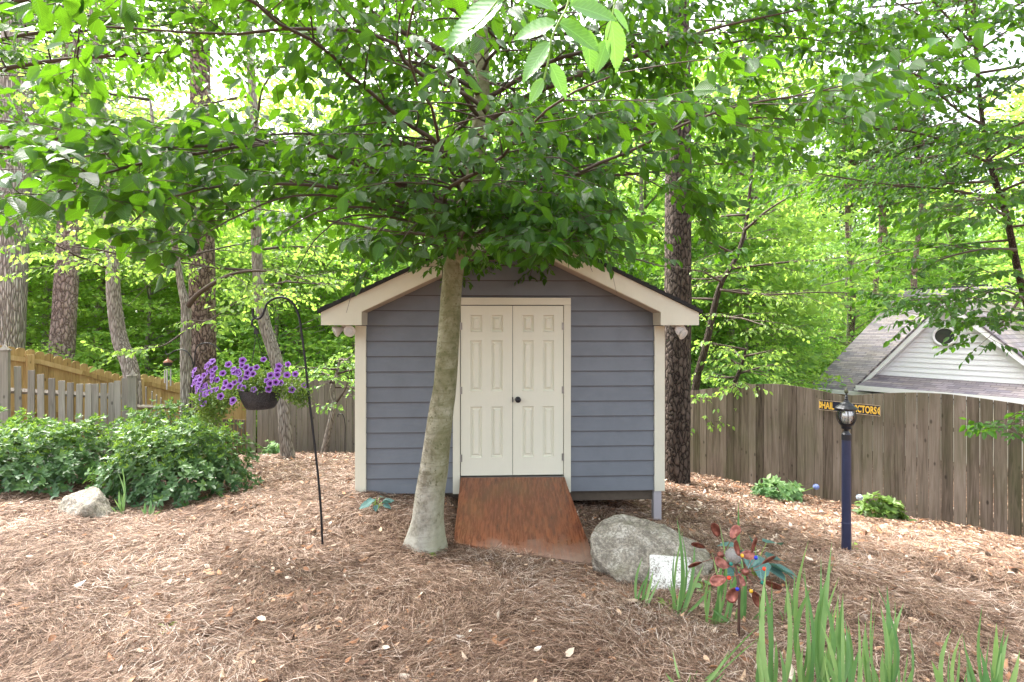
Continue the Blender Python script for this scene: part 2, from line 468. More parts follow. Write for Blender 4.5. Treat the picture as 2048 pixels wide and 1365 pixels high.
def straw(n, y0, y1, wmul, name=None):
    # denser near the camera: sample depth with a falling density
    u = R.rand(n); y = y0 * (y1 / y0) ** (u ** 1.0)
    x = (R.rand(n) * 2 - 1) * (y * 1.06 + 2.0)
    k = keep_ground(x, y); x, y = x[k], y[k]; n = len(x)
    a = R.rand(n) * 2 * np.pi
    # loose swirls: direction follows a slow field with scatter
    fld = 1.9 * np.sin(x * 1.3 + y * .7) + 1.5 * np.sin(y * 1.7 - x * .6)
    a = np.where(R.rand(n) < .6, fld + R.randn(n) * .55, a)
    L = .07 + .10 * R.rand(n)
    wd = (.0011 + .0007 * R.rand(n)) * wmul * (1 + np.clip(y - 3, 0, 9) * .14)
    z = gz(x, y) + wavy(x, y) + .002 + R.rand(n) ** 1.5 * .04
    tilt = R.randn(n) * .2; cv = R.randn(n) * .25
    pts = []
    for t in (-.5, 0, .5):
        aa = a + cv * t
        px = x + np.cos(aa) * L * t; py = y + np.sin(aa) * L * t
        pz = z + tilt * L * t + (.006 if t == 0 else 0)
        sxx, syy = -np.sin(aa) * wd, np.cos(aa) * wd
        sz = wd * R.randn(n) * .6
        pts.append(np.stack([px - sxx, py - syy, pz - sz], -1)); pts.append(np.stack([px + sxx, py + syy, pz + sz], -1))
    V = np.stack(pts, 1).reshape(-1, 3)
    q = np.array([[0, 2, 3, 1], [2, 4, 5, 3]])
    Fc = (q[None] + (np.arange(n) * 6)[:, None, None]).reshape(-1, 4)
    patch = .05 * np.sin(x * 2.1 + 1.7 * np.sin(y * 1.9)) + .04 * np.sin(y * 3.3 + x * 4.1)
    rv = np.clip(R.rand(n) * .9 + patch + .05, 0, 1)
    return V, Fc, np.repeat(rv, 6)
V1, F1, r1 = straw(350000, 2.1, 6.4, .72)
V2, F2, r2 = straw(140000, 5.8, 14, 1.0)
tag(mesh_np('pine_straw', np.concatenate([V1, V2]), np.concatenate([F1, F2 + len(V1)]), straw_mat(), rv=np.concatenate([r1, r2])),
    'loose tan pine needles carpeting the whole yard floor', 'pine straw', kind='stuff')
# dead leaves and bark chips
def litter_mat():
    m, nt, b, o = new_mat('leaf_litter')
    r_ = attr(nt)
    c = ramp(nt, r_, [(0, (.10, .05, .03)), (.3, (.30, .13, .06)), (.55, (.46, .24, .12)), (.8, (.58, .42, .29)), (1, (.75, .66, .55))])
    nt.links.new(c, b.inputs['Base Color']); b.inputs['Roughness'].default_value = .7
    return m
n = 56000
y = 2.1 * (13 / 2.1) ** R.rand(n); x = (R.rand(n) * 2 - 1) * (y * 1.06 + 2.0)
dens = np.clip(.20 + .12 * np.sin(x * 1.9 + y * 1.3) + .55 * np.clip((x - 1.2) / 3, 0, 1) * np.clip((y - 3.8) / 1.5, 0, 1) + .25 * (y > 5.5), 0, 1)
k = (R.rand(n) < dens) & keep_ground(x, y); x, y = x[k], y[k]; n = len(x)
a = R.rand(n) * 6.283; z = gz(x, y) + wavy(x, y) + .022 + .024 * R.rand(n)
d = np.stack([np.cos(a), np.sin(a), R.randn(n) * .22], -1); nn = np.stack([R.randn(n) * .45, R.randn(n) * .45, np.ones(n)], -1)
sz = .018 + .065 * R.rand(n) ** 2.8 + .012 * np.clip(y - 5, 0, 4) * .4
tag(leaves_mesh('leaf_litter', np.stack([x, y, z], -1), d, nn, sz, litter_mat(), tpl_mid(.24), rv=R.rand(n), curl=R.randn(n) * 2.2),
    'dead brown and tan leaves scattered over the straw', 'leaf litter', kind='stuff')

# ------------------------------------------------------------------ shed
def paint_mat(name, col, rough=.45, dirt=.25, grain=False):
    m, nt, b, o = new_mat(name)
    v = coords(nt)
    f = noise_n(nt, v, 3.2, 6, .65); f2 = noise_n(nt, coords(nt, (2.5, 2.5, 60)) if grain else coords(nt, (30, 30, 4)), 2.0, 4)
    c = mixc(nt, ramp(nt, f, [(.42, (0, 0, 0)), (.75, (dirt, dirt, dirt))]), col, tuple(x * .68 for x in col))
    c = mixc(nt, mathn(nt, 'MULTIPLY', f2, .18), c, tuple(x * .8 for x in col))
    nt.links.new(c, b.inputs['Base Color'])
    nt.links.new(ramp(nt, f, [(.3, (rough,) * 3), (.8, (rough + .2,) * 3)]), b.inputs['Roughness'])
    bump(nt, b, f2, .25, .003)
    return m
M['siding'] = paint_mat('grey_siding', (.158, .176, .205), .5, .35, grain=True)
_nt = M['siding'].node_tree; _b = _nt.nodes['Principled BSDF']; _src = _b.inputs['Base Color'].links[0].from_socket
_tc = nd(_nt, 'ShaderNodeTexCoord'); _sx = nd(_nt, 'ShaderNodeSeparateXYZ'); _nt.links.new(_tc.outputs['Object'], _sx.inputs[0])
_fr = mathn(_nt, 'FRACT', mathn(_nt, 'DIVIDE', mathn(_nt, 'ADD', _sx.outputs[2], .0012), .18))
_nt.links.new(mixc(_nt, mathn(_nt, 'MULTIPLY', mathn(_nt, 'LESS_THAN', _fr, .045), .85), _src, (.055, .038, .032)), _b.inputs['Base Color'])   # unpainted brown board edge, coloured dark to strengthen the shadow line under each lap
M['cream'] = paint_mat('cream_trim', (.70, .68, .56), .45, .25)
M['cream_door'] = paint_mat('cream_door', (.74, .73, .61), .38, .12)
M['black_metal'] = simple('black_metal', (.02, .02, .024), .4, .3)
M['dark_shingle'] = simple('dark_shingle', (.022, .022, .024), .9, nscale=60, bstr=.6, var=.5)
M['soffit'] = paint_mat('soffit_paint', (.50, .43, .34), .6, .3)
M['steel'] = simple('hinge_steel', (.35, .34, .32), .4, .8)

SH_RZ = math.atan2(.17, 3.664)
shed = empty('garden_shed', (0, 6.115, CZ - 1.967), 'small gabled shed with grey blue lap siding and cream double doors', 'shed', rz=SH_RZ)
HW = 1.835; ROOF_S = .475; APEX = 3.195; OH = .30; EV = .315; DEP = 3.0
def roofz(x): return APEX - ROOF_S * abs(x)
def lap_siding(g, z0, z1, ex, xl, xr, holes=(), t=.022):
    """courses of lapped boards in the plane y=0, faces to -y; xl/xr give the limits at a height"""
    z = z0
    while z < z1 - .01:
        zt = min(z + ex, z1)
        segs = [(lambda q: xl(q), lambda q: xr(q))]
        for hx0, hx1, hz0, hz1 in holes:
            if hz0 < (z + zt) / 2 < hz1:
                segs = [(lambda q: xl(q), lambda q, a=hx0: a), (lambda q, a=hx1: a, lambda q: xr(q))]
        for fa, fb in segs:
            a0, b0, a1, b1 = fa(z), fb(z), fa(zt), fb(zt)
            if b0 - a0 < .01: continue
            vs = [(a0, -t, z), (b0, -t, z), (b1, -.002, zt + .004), (a1, -.002, zt + .004), (a0, 0.004, z), (b0, 0.004, z)]
            g.add(vs, [(0, 1, 2, 3), (4, 5, 1, 0), (0, 3, 4), (1, 5, 2)], rnd.random())
        z = zt
def xlim(s): 
    return lambda z: s * min(HW - .03, max(0.0, (APEX - .10 - z) / ROOF_S))
# wall body: front with siding in front of it
g = Geo()
body = [(-HW + .02, .01), (HW - .02, .01), (HW - .02, 2.2), (0, APEX - .09), (-HW + .02, 2.2)]
g.prism(body, .006, .05)
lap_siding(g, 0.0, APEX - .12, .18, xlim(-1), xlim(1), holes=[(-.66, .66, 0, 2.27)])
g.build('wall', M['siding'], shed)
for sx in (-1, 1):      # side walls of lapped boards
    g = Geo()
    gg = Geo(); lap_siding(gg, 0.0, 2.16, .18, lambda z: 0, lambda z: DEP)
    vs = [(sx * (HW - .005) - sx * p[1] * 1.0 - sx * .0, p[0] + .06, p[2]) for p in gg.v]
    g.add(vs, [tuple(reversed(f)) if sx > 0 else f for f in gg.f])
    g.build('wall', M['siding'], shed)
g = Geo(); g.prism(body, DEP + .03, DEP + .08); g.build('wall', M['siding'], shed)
g = Geo(); g.box((0, DEP / 2, -.06), (HW * 2 - .1, DEP - .1, .14)); g.build('floor_frame', simple('joist', (.10, .08, .06), .9), shed)
# corner boards
for sx in (-1, 1):
    g = Geo(); g.box((sx * (HW - .057), -.020, .99), (.125, .036, 1.99)); g.box((sx * (HW + .006), .045, .99), (.022, .094, 1.985))
    g.build('corner_board', M['cream'], shed, bevel=.003)
# legs
post_m = paint_mat('post_paint', (.42, .40, .43), .5, .2)
for lx, ly in ((HW - .075, .03), (HW - .075, DEP - .1), (-HW + .12, DEP - .1), (0, DEP - .1)):
    wx = lx * math.cos(SH_RZ) - ly * math.sin(SH_RZ); wy = 6.115 + lx * math.sin(SH_RZ) + ly * math.cos(SH_RZ)
    zb = g1(wx, wy) - (CZ - 1.967) - .08
    g = Geo(); g.box((lx, ly, (zb - .001) / 2), (.095, .09, -zb - .001)); g.build('leg', post_m, shed, bevel=.004)
# roof: two slabs + shingle layer
for sx in (-1, 1):
    def slab(off, th, y0, y1, ext, mat, name, rip=False):
        g = Geo()
        n = 24 if rip else 1
        x1 = HW + EV + ext
        if not rip:
            g.prism([(0, roofz(0) - off), (sx * x1, roofz(x1) - off), (sx * x1, roofz(x1) - off - th), (0, roofz(0) - off - th)], y0, y1)
        else:   # shingle courses, each butt a little proud
            for i in range(n):
                a, b_ = x1 * i / n, x1 * (i + 1.12) / n
                b_ = min(b_, x1)
                j = rnd.uniform(-.004, .006)
                g.prism([(sx * a, roofz(a) - off), (sx * b_, roofz(b_) - off + .011 + j), (sx * b_, roofz(b_) - off - th), (sx * a, roofz(a) - off - th)], y0 + rnd.uniform(-.007, .004), y1, rnd.random())
        g.build(name, mat, shed)
    slab(0, .035, -OH - .035, DEP + .3, .03, M['dark_shingle'], 'roof', True)
    # sheathing with soffit colour below, rake board and eave box
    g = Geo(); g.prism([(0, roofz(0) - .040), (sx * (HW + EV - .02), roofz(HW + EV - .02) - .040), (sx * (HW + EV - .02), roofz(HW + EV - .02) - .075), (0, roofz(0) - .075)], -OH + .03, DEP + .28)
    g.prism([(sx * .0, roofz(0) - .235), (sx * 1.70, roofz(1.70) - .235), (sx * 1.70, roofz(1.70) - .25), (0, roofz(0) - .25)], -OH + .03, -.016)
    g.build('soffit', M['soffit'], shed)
    g = Geo(); xo = HW + EV
    g.prism([(sx * .003, roofz(0) - .038), (sx * xo, roofz(xo) - .038), (sx * xo, 1.99), (sx * 1.70, 1.99), (sx * 1.70, roofz(1.70) - .245), (sx * .003, roofz(0) - .245)], -OH, -OH + .028)
    g.build('rake_board', M['cream'], shed, bevel=.002)
    g = Geo(); g.prism([(sx * 1.703, 1.993), (sx * (xo - .003), 1.993), (sx * (xo - .003), 2.09), (sx * 1.703, 2.30)], -OH + .03, .02)
    g.prism([(sx * (HW + .02), 1.993), (sx * (xo - .003), 1.993), (sx * (xo - .003), 2.09), (sx * (HW + .02), 2.22)], .021, DEP + .25)
    g.build('eave_box', M['cream'], shed)
# door casing
g = Geo()
g.prism([(-.70, 2.232), (.70, 2.232), (.70, 2.318), (-.70, 2.318)], -.052, -.018)
g.prism([(-.70, .0), (-.617, .0), (-.617, 2.23), (-.70, 2.23)], -.05, -.016)
g.prism([(.617, .0), (.70, .0), (.70, 2.23), (.617, 2.23)], -.05, -.016)
g.build('door_casing', M['cream'], shed, bevel=.003)
g = Geo(); g.box((0, -.03, .185), (1.232, .06, .022)); g.build('door_sill', M['steel'], shed)
g = Geo(); g.box((0, .0, 1.21), (1.24, .01, 2.05)); g.build('door_backing', simple('dark_gap', (.02, .018, .015), .9), shed)
def six_panel_leaf(x0, x1, z0, z1, y):
    """one door leaf with six moulded raised panels"""
    W, H = x1 - x0, z1 - z0
    cols = [(x0 + W * .185, x0 + W * .41), (x0 + W * .59, x0 + W * .815)]
    rows = [(z0 + H * .105, z0 + H * .405), (z0 + H * .495, z0 + H * .795), (z0 + H * .845, z0 + H * .945)]
    xs = sorted([x0, x1] + [v for c in cols for v in c]); zs = sorted([z0, z1] + [v for r_ in rows for v in r_])
    g = Geo()
    for i in range(len(xs) - 1):
        for j in range(len(zs) - 1):
            if (xs[i], xs[i + 1]) in cols and (zs[j], zs[j + 1]) in rows: continue
            g.add([(xs[i], y, zs[j]), (xs[i + 1], y, zs[j]), (xs[i + 1], y, zs[j + 1]), (xs[i], y, zs[j + 1])], [(0, 1, 2, 3)])
    for a, b_ in cols:
        for c, d_ in rows:
            prev = None
            for ins, dep in ((0, 0), (.010, .020), (.026, .021), (.046, .003)):
                ring = [(a + ins, y + dep, c + ins), (b_ - ins, y + dep, c + ins), (b_ - ins, y + dep, d_ - ins), (a + ins, y + dep, d_ - ins)]
                if prev: g.add(prev + ring, [(k, (k + 1) % 4, 4 + (k + 1) % 4, 4 + k) for k in range(4)])
                prev = ring
            g.add(prev, [(0, 1, 2, 3)])
    yb = y + .03
    g.add([(x0, y, z0), (x1, y, z0), (x1, y, z1), (x0, y, z1), (x0, yb, z0), (x1, yb, z0), (x1, yb, z1), (x0, yb, z1)],
          [(0, 4, 5, 1), (1, 5, 6, 2), (2, 6, 7, 3), (3, 7, 4, 0)])
    return g
for k, (xa, xb) in enumerate(((-.608, .0035), (.0095, .611))):
    dl = six_panel_leaf(xa, xb, .212, 2.222, -.036).build('door', M['cream_door'], shed)
    hx = -.612 if k == 0 else .614
    for hz in (.42, 1.22, 1.98):
        g = Geo(); g.tube([(hx, -.045, hz - .045), (hx, -.045, hz + .045)], .006, 8); g.box((hx + (.012 if k == 0 else -.012), -.0385, hz), (.02, .004, .085)); g.build('hinge', M['steel'], dl)
    if k == 1:
        g = Geo()
        Mx = Matrix.Rotation(math.radians(90), 4, 'X')
        g.lathe([(.003, 0), (.034, 0), (.034, .008), (.014, .012), (.012, .03), (.028, .036), (.034, .052), (.03, .066), (.016, .074), (.002, .076)], (.068, -.036, 1.11), 20, M=Mx)
        g.build('door_knob', M['black_metal'], dl, smooth=True)
        g = Geo(); g.box((.006, -.039, 1.11), (.012, .005, .06)); g.build('latch_plate', M['black_metal'], dl)
# floodlights under the eave boxes
fl_m = simple('lamp_housing', (.55, .52, .48), .4)
lens_m, nt, b, o = new_mat('flood_lens'); b.inputs['Base Color'].default_value = (.75, .74, .72, 1); b.inputs['Roughness'].default_value = .15
b.inputs['Transmission Weight'].default_value = .3
bump(nt, b, voro(nt, coords(nt), 60), .5, .005)
def flood(x, heads):
    fb = Geo(); fb.lathe([(.002, 0), (.05, 0), (.05, -.012), (.028, -.022), (.002, -.024)][::-1], (x, -.14, 1.99), 18)
    ob = fb.build('floodlight', fl_m, shed, smooth=False)
    for (dx, dz, ax_, tilt) in heads:
        Mr = Matrix.Rotation(ax_, 4, 'Z') @ Matrix.Rotation(tilt, 4, 'X')
        c = Vector((x + dx, -.17, 1.99 + dz))
        g = Geo(); g.tube([(x + dx * .2, -.14, 1.975), (x + dx * .6, -.15, 1.99 + dz * .6), c], [.011, .012, .016], 8)
        g.lathe([(.002, -.075), (.022, -.07), (.026, -.03), (.045, .0), (.062, .035), (.066, .05), (.060, .052)], tuple(c), 22, M=Mr)
        h = g.build('lamp_head', fl_m, ob, smooth=True)
        g = Geo(); g.lathe([(.002, .056), (.03, .055), (.058, .047), (.058, .04), (.002, .04)][::-1], tuple(c), 22, M=Mr); g.build('lamp_lens', lens_m, ob, smooth=True)
flood(-1.915, [(-.075, -.055, math.radians(-60), math.radians(115)), (.055, -.06, math.radians(5), math.radians(98))])
flood(1.93, [(.03, -.055, math.radians(4), math.radians(92)), (.05, -.085, math.radians(35), math.radians(120))])

# ------------------------------------------------------------------ ramp
def ramp_mat():
    m, nt, b, o = new_mat('stained_plywood')
    v = coords(nt, (26, 2.2, 2.2)); f = noise_n(nt, v, 1.6, 7, .7, .7)
    big = noise_n(nt, coords(nt), 1.6, 4)
    sp = noise_n(nt, coords(nt, (60, 16, 16)), 1.2, 5, .75)
    c = ramp(nt, f, [(.3, (.055, .018, .007)), (.5, (.165, .046, .015)), (.72, (.32, .10, .032))])
    c = mixc(nt, ramp(nt, big, [(.5, (0, 0, 0)), (.72, (.55, .55, .55))]), c, (.16, .095, .030))
    c = mixc(nt, ramp(nt, sp, [(.58, (0, 0, 0)), (.66, (.75, .75, .75))]), c, (.33, .19, .10))
    # worn, greyed lower edge where feet land
    tc = nd(nt, 'ShaderNodeTexCoord'); sx = nd(nt, 'ShaderNodeSeparateXYZ'); nt.links.new(tc.outputs['Object'], sx.inputs[0])
    wear = mathn(nt, 'ADD', mathn(nt, 'MULTIPLY', sx.outputs[1], -1.6), mathn(nt, 'MULTIPLY', noise_n(nt, coords(nt), 5, 6, .7), 1.1))
    wf = ramp(nt, mathn(nt, 'SUBTRACT', wear, 2.55), [(0, (0, 0, 0)), (.5, (.75, .75, .75))])
    c = mixc(nt, wf, c, (.33, .23, .18))
    nt.links.new(c, b.inputs['Base Color'])
    nt.links.new(ramp(nt, mathn(nt, 'ADD', f, wf), [(.3, (.14,) * 3), (1.2, (.6,) * 3)]), b.inputs['Roughness'])
    bump(nt, b, f, .3, .004)
    return m
c0 = at(1024, 955, 6.0)
rp = bpy.data.objects.new('ramp', None)
corners = [at(921, 955, 6.04), at(1129, 955, 6.07), at(1194, 1135, 4.40) + Vector((0, 0, .022)), at(907, 1089, 4.75) + Vector((0, 0, .015))]
org = Vector((c0.x, 6.06, corners[0].z))
bmr = Geo(); nu, nv = 14, 18
top = []
for j in range(nv + 1):
    for i in range(nu + 1):
        u, v = i / nu, j / nv
        p = (corners[0] * (1 - u) + corners[1] * u) * (1 - v) + (corners[3] * (1 - u) + corners[2] * u) * v
        p = p + Vector((0, 0, -.018 * math.sin(math.pi * v)))
        if j == nv: p += Vector((0, .006 * mnoise.noise(Vector((i * .9, 0, 3))), 0))
        top.append(p - org)
bot = [p - Vector((0, 0, .02)) for p in top]
fs = []; nn_ = (nu + 1) * (nv + 1)
for j in range(nv):
    for i in range(nu):
        a = j * (nu + 1) + i; fs.append((a, a + nu + 1, a + nu + 2, a + 1)); fs.append((a + nn_, a + 1 + nn_, a + nu + 2 + nn_, a + nu + 1 + nn_))
for j in range(nv):
    a = j * (nu + 1); fs.append((a, a + nn_, a + nu + 1 + nn_, a + nu + 1)); a += nu; fs.append((a, a + nu + 1, a + nu + 1 + nn_, a + nn_))
for i in range(nu):
    a = i; fs.append((a, a + 1, a + 1 + nn_, a + nn_)); a = nv * (nu + 1) + i; fs.append((a, a + nn_, a + 1 + nn_, a + 1))
bmr.add(top + bot, fs)
bpy.data.objects.remove(rp)
rp = empty('ramp', org, 'worn reddish brown plywood ramp leading up to the shed doors', 'ramp')
bmr.build('deck_board', ramp_mat(), rp)
g = Geo()
for u in (.2, .8):
    a = corners[0] * (1 - u) + corners[1] * u - org; b_ = corners[3] * (1 - u) + corners[2] * u - org
    a = a + Vector((0, -.05, -.08)); b_ = b_ + Vector((0, .15, .005)) ; mid = (a + b_) / 2 + Vector((0, 0, -.02))
    g.tube([a, mid, b_ + Vector((0, 0, -.04))], .028, 4)
g.build('support_beam', simple('old_lumber', (.12, .09, .07), .9), rp)

# ------------------------------------------------------------------ rocks
def rock_mat(name, base, lich, dark):
    m, nt, b, o = new_mat(name)
    v = coords(nt)
    f = noise_n(nt, v, 7, 10, .72, .3); g_ = noise_n(nt, v, 45, 6, .7); h = noise_n(nt, v, 2.3, 4)
    sp = voro(nt, v, 70)
    c = ramp(nt, f, [(.36, dark), (.48, base), (.62, lich)])
    c = mixc(nt, ramp(nt, g_, [(.42, (.8,) * 3), (.58, (0, 0, 0))]), c, tuple(x * .45 for x in base))
    c = mixc(nt, ramp(nt, h, [(.5, (0, 0, 0)), (.68, (.6,) * 3)]), c, (.16, .15, .085))
    c = mixc(nt, ramp(nt, sp, [(.12, (.7,) * 3), (.25, (0, 0, 0))]), c, (.62, .58, .5))
    nt.links.new(c, b.inputs['Base Color']); b.inputs['Roughness'].default_value = .92; b.inputs['Specular IOR Level'].default_value = .2
    bump(nt, b, mathn(nt, 'ADD', mathn(nt, 'MULTIPLY', f, .7), mathn(nt, 'MULTIPLY', g_, .45)), 1.0, .03)
    return m
def rock(name, loc, hull_pts, label, mat, seed=0, amp=.025):
    bm = bmesh.new()
    for p in hull_pts: bm.verts.new(p)
    bmesh.ops.convex_hull(bm, input=bm.verts)
    bmesh.ops.delete(bm, geom=[v for v in bm.verts if not v.link_faces], context='VERTS')
    bmesh.ops.bevel(bm, geom=bm.edges[:], offset=.014, segments=1, affect='EDGES', profile=.6)
    bmesh.ops.triangulate(bm, faces=bm.faces[:])
    for _ in range(4): bmesh.ops.subdivide_edges(bm, edges=[e for e in bm.edges if e.calc_length() > .03], cuts=1, use_grid_fill=True); bmesh.ops.triangulate(bm, faces=bm.faces[:])
    bmesh.ops.smooth_vert(bm, verts=bm.verts[:], factor=.3, use_axis_x=True, use_axis_y=True, use_axis_z=True)
    bm.normal_update()
    for v in bm.verts:
        q = v.co + Vector((seed, 0, 0))
        v.co += v.normal * (amp * 1.3 * mnoise.fractal(q * 4.0, .8, 2.1, 6) + amp * .8 * mnoise.noise(q * 2.2) + amp * .5 * abs(mnoise.noise(q * 20)) - amp * 1.2 * max(0, mnoise.noise(q * 7 + Vector((9, 0, 0))) - .35))
    me = bpy.data.meshes.new(name); bm.to_mesh(me); bm.free(); me.materials.append(mat)
    me.polygons.foreach_set('use_smooth', [True] * len(me.polygons))
    o = bpy.data.objects.new(name, me); COL.objects.link(o); o.location = loc
    return tag(o, label, 'rock')
rm = rock_mat('granite', (.36, .32, .26), (.60, .56, .49), (.15, .13, .11))
def rel(px, py, Y, o): 
    p = at(px, py, Y); return p - o
o_ = Vector((1.15, 4.4, g1(1.15, 4.4)))
hp = [rel(1182, 1070, 4.35, o_), rel(1186, 1118, 4.2, o_), rel(1212, 1036, 4.6, o_), rel(1240, 1029, 4.75, o_), rel(1262, 1034, 4.7, o_), rel(1330, 1052, 4.55, o_),
      rel(1390, 1080, 4.45, o_), rel(1422, 1102, 4.35, o_), rel(1432, 1128, 4.15, o_), rel(1418, 1165, 3.98, o_), rel(1270, 1168, 3.93, o_), rel(1225, 1148, 4.02, o_), rel(1200, 1055, 4.9, o_),
      rel(1290, 1060, 4.3, o_), rel(1236, 1055, 4.35, o_), rel(1260, 1190, 3.95, o_), rel(1420, 1190, 4.0, o_), rel(1250, 1120, 5.1, o_), rel(1400, 1120, 4.9, o_), rel(1190, 1150, 4.3, o_), rel(1320, 1175, 3.9, o_)]
rock('boulder', o_, hp, 'large speckled grey boulder to the right of the plywood ramp', rm, 3)
o_ = Vector((-4.45, 5.5, g1(-4.45, 5.5)))
hp = [rel(112, 1018, 5.6, o_), rel(128, 990, 5.7, o_), rel(192, 973, 5.75, o_), rel(200, 985, 5.5, o_), rel(222, 1018, 5.55, o_), rel(228, 1035, 5.5, o_), rel(215, 1047, 5.35, o_), rel(140, 1040, 5.35, o_),
      rel(180, 1012, 5.3, o_), rel(150, 1000, 6.1, o_), rel(215, 1005, 6.1, o_), rel(135, 1060, 5.7, o_), rel(220, 1060, 5.7, o_)]
rock('garden_rock', o_, hp, 'small pale angular rock in front of the azalea bushes', rm, 11, .02)
# white painted board leaning on the boulder
def peel_mat():
    m, nt, b, o = new_mat('peeling_white')
    f = noise_n(nt, coords(nt, (90, 90, 22)), 1.0, 6, .75, .4); g_ = noise_n(nt, coords(nt), 7, 4)
    k = mathn(nt, 'ADD', f, mathn(nt, 'MULTIPLY', g_, .45))
    nt.links.new(ramp(nt, k, [(.66, (.20, .18, .15)), (.73, (.66, .65, .61)), (1, (.80, .79, .76))]), b.inputs['Base Color'])
    b.inputs['Roughness'].default_value = .7; bump(nt, b, k, .5, .004)
    return m
c4 = [at(1301, 1183, 3.70), at(1386, 1193, 3.68), at(1382, 1115, 3.90), at(1300, 1109, 3.92)]
o_ = (c4[0] + c4[1]) / 2
nv_ = (c4[1] - c4[0]).cross(c4[3] - c4[0]).normalized()
g = Geo(); vs = [c - o_ for c in c4] + [c - o_ - nv_ * .035 for c in c4]
g.add(vs, [(0, 1, 2, 3), (7, 6, 5, 4), (0, 4, 5, 1), (1, 5, 6, 2), (2, 6, 7, 3), (3, 7, 4, 0)])
ob = g.build('white_slab', peel_mat(), bevel=.004); ob.location = o_
tag(ob, 'square white slab with flaking paint leaning against the boulder', 'slab')
# ------------------------------------------------------------------ fences
M['wood_old'] = wood_mat('old_fence_wood', [(.28, (.045, .033, .025)), (.5, (.135, .106, .083)), (.78, (.25, .205, .17))], green=(.075, .085, .035))
M['wood_back'] = wood_mat('back_fence_wood', [(.25, (.12, .10, .085)), (.5, (.24, .21, .18)), (.8, (.36, .32, .28))])
M['wood_new'] = wood_mat('new_fence_wood', [(.25, (.22, .14, .055)), (.5, (.42, .29, .12)), (.8, (.56, .42, .21))], rough=.75)
M['wood_picket'] = wood_mat('picket_wood', [(.25, (.14, .12, .105)), (.5, (.28, .25, .22)), (.8, (.42, .385, .34))])

def interp(tab, x):
    xs = [t[0] for t in tab]; ys = [t[1] for t in tab]
    return float(np.interp(x, xs, ys))
def board_fence(name, A, B, topfn, label, mat, bw=.14, gap=.005, th=.018, dog=.0, parts=(), group=None, rail=True, under=.06, jit=.004, cat='fence', rails_front=False):
    """A,B (x,y) run; topfn(x,y,s)->z of board tops"""
    A = Vector(A); B = Vector(B); L = (B - A).length; d = (B - A) / L; nrm_ = Vector((d.y, -d.x))
    ang = math.atan2(d.y, d.x)
    root = empty(name, (A.x, A.y, g1(A.x, A.y)), label, cat, group)
    o3 = Vector(root.location)
    g = Geo(); s = bw / 2
    while s < L:
        c = A + d * s; w_ = bw - gap - rnd.random() * .004
        zt = topfn(c.x, c.y, s); zb = g1(c.x, c.y) - under
        zl = topfn((A + d * (s - w_ / 2)).x, (A + d * (s - w_ / 2)).y, s - w_ / 2); zr = topfn((A + d * (s + w_ / 2)).x, (A + d * (s + w_ / 2)).y, s + w_ / 2)
        j = rnd.uniform(-jit, jit)
        rv = rnd.random()
        def pt(u, v, z): p = c + d * u + nrm_ * (v + j); return (p.x - o3.x, p.y - o3.y, z - o3.z)
        if dog:
            prof = [(-w_ / 2, zb), (w_ / 2, zb), (w_ / 2, zt - dog)] + [(w_ / 2 * math.cos(t), zt - dog + dog * math.sin(t)) for t in (math.pi * .2, math.pi * .35, math.pi * .5, math.pi * .65, math.pi * .8)] + [(-w_ / 2, zt - dog)]
        else:
            prof = [(-w_ / 2, zb), (w_ / 2, zb), (w_ / 2, zr), (-w_ / 2, zl)]
        n = len(prof)
        vs = [pt(u, th / 2, z) for u, z in prof] + [pt(u, -th / 2, z) for u, z in prof]
        g.add(vs, [tuple(range(n)), tuple(range(2 * n - 1, n - 1, -1))] + [(i, i + n, (i + 1) % n + n, (i + 1) % n) for i in range(n)], rv)
        s += bw
    g.build('board_panel', mat, root)
    return root, A, d, nrm_, L, o3, ang

# right hand fence
FT = [(1382, 782), (1478, 769.6), (1553, 768), (1594, 773), (1642, 781.5), (1683, 792), (1724, 790), (1775, 786.6), (1826.5, 785), (1895, 788), (1963, 797), (2045, 809), (2200, 830), (2400, 850)]
def rtop(x, y, s):
    px = 1024 + x / y * F
    return CZ + (HZ - interp(FT, px)) / F * y if px < 2190 else CZ - 1.15
A = (3.25, 10.97); B = (7.9, 5.5)
root, A_, d_, n_, L_, o3, ang = board_fence('wooden_fence', A, B, rtop, 'tall weathered brown board fence with scalloped top on the right slope', M['wood_old'], gap=.004)
s = 1.1
while s < L_:
    c = A_ + d_ * s - n_ * .07; zt = rtop(c.x, c.y, s) - .08; zb = g1(c.x, c.y) - .2
    g = Geo(); g.box((c.x - o3.x, c.y - o3.y, (zt + zb) / 2 - o3.z), (.09, .09, zt - zb), rz=ang); g.build('post', M['wood_old'], root); s += 2.4
for hh in (.3, .95, 1.5):
    g = Geo(); pts = []
    for k in range(12):
        c = A_ + d_ * (L_ * k / 11) - n_ * .03; pts.append((c.x - o3.x, c.y - o3.y, g1(c.x, c.y) + hh - .12 - o3.z))
    for a, b_ in zip(pts[:-1], pts[1:]): 
        g.tube([a, b_], .03, 4)
    g.build('rail', M['wood_old'], root)

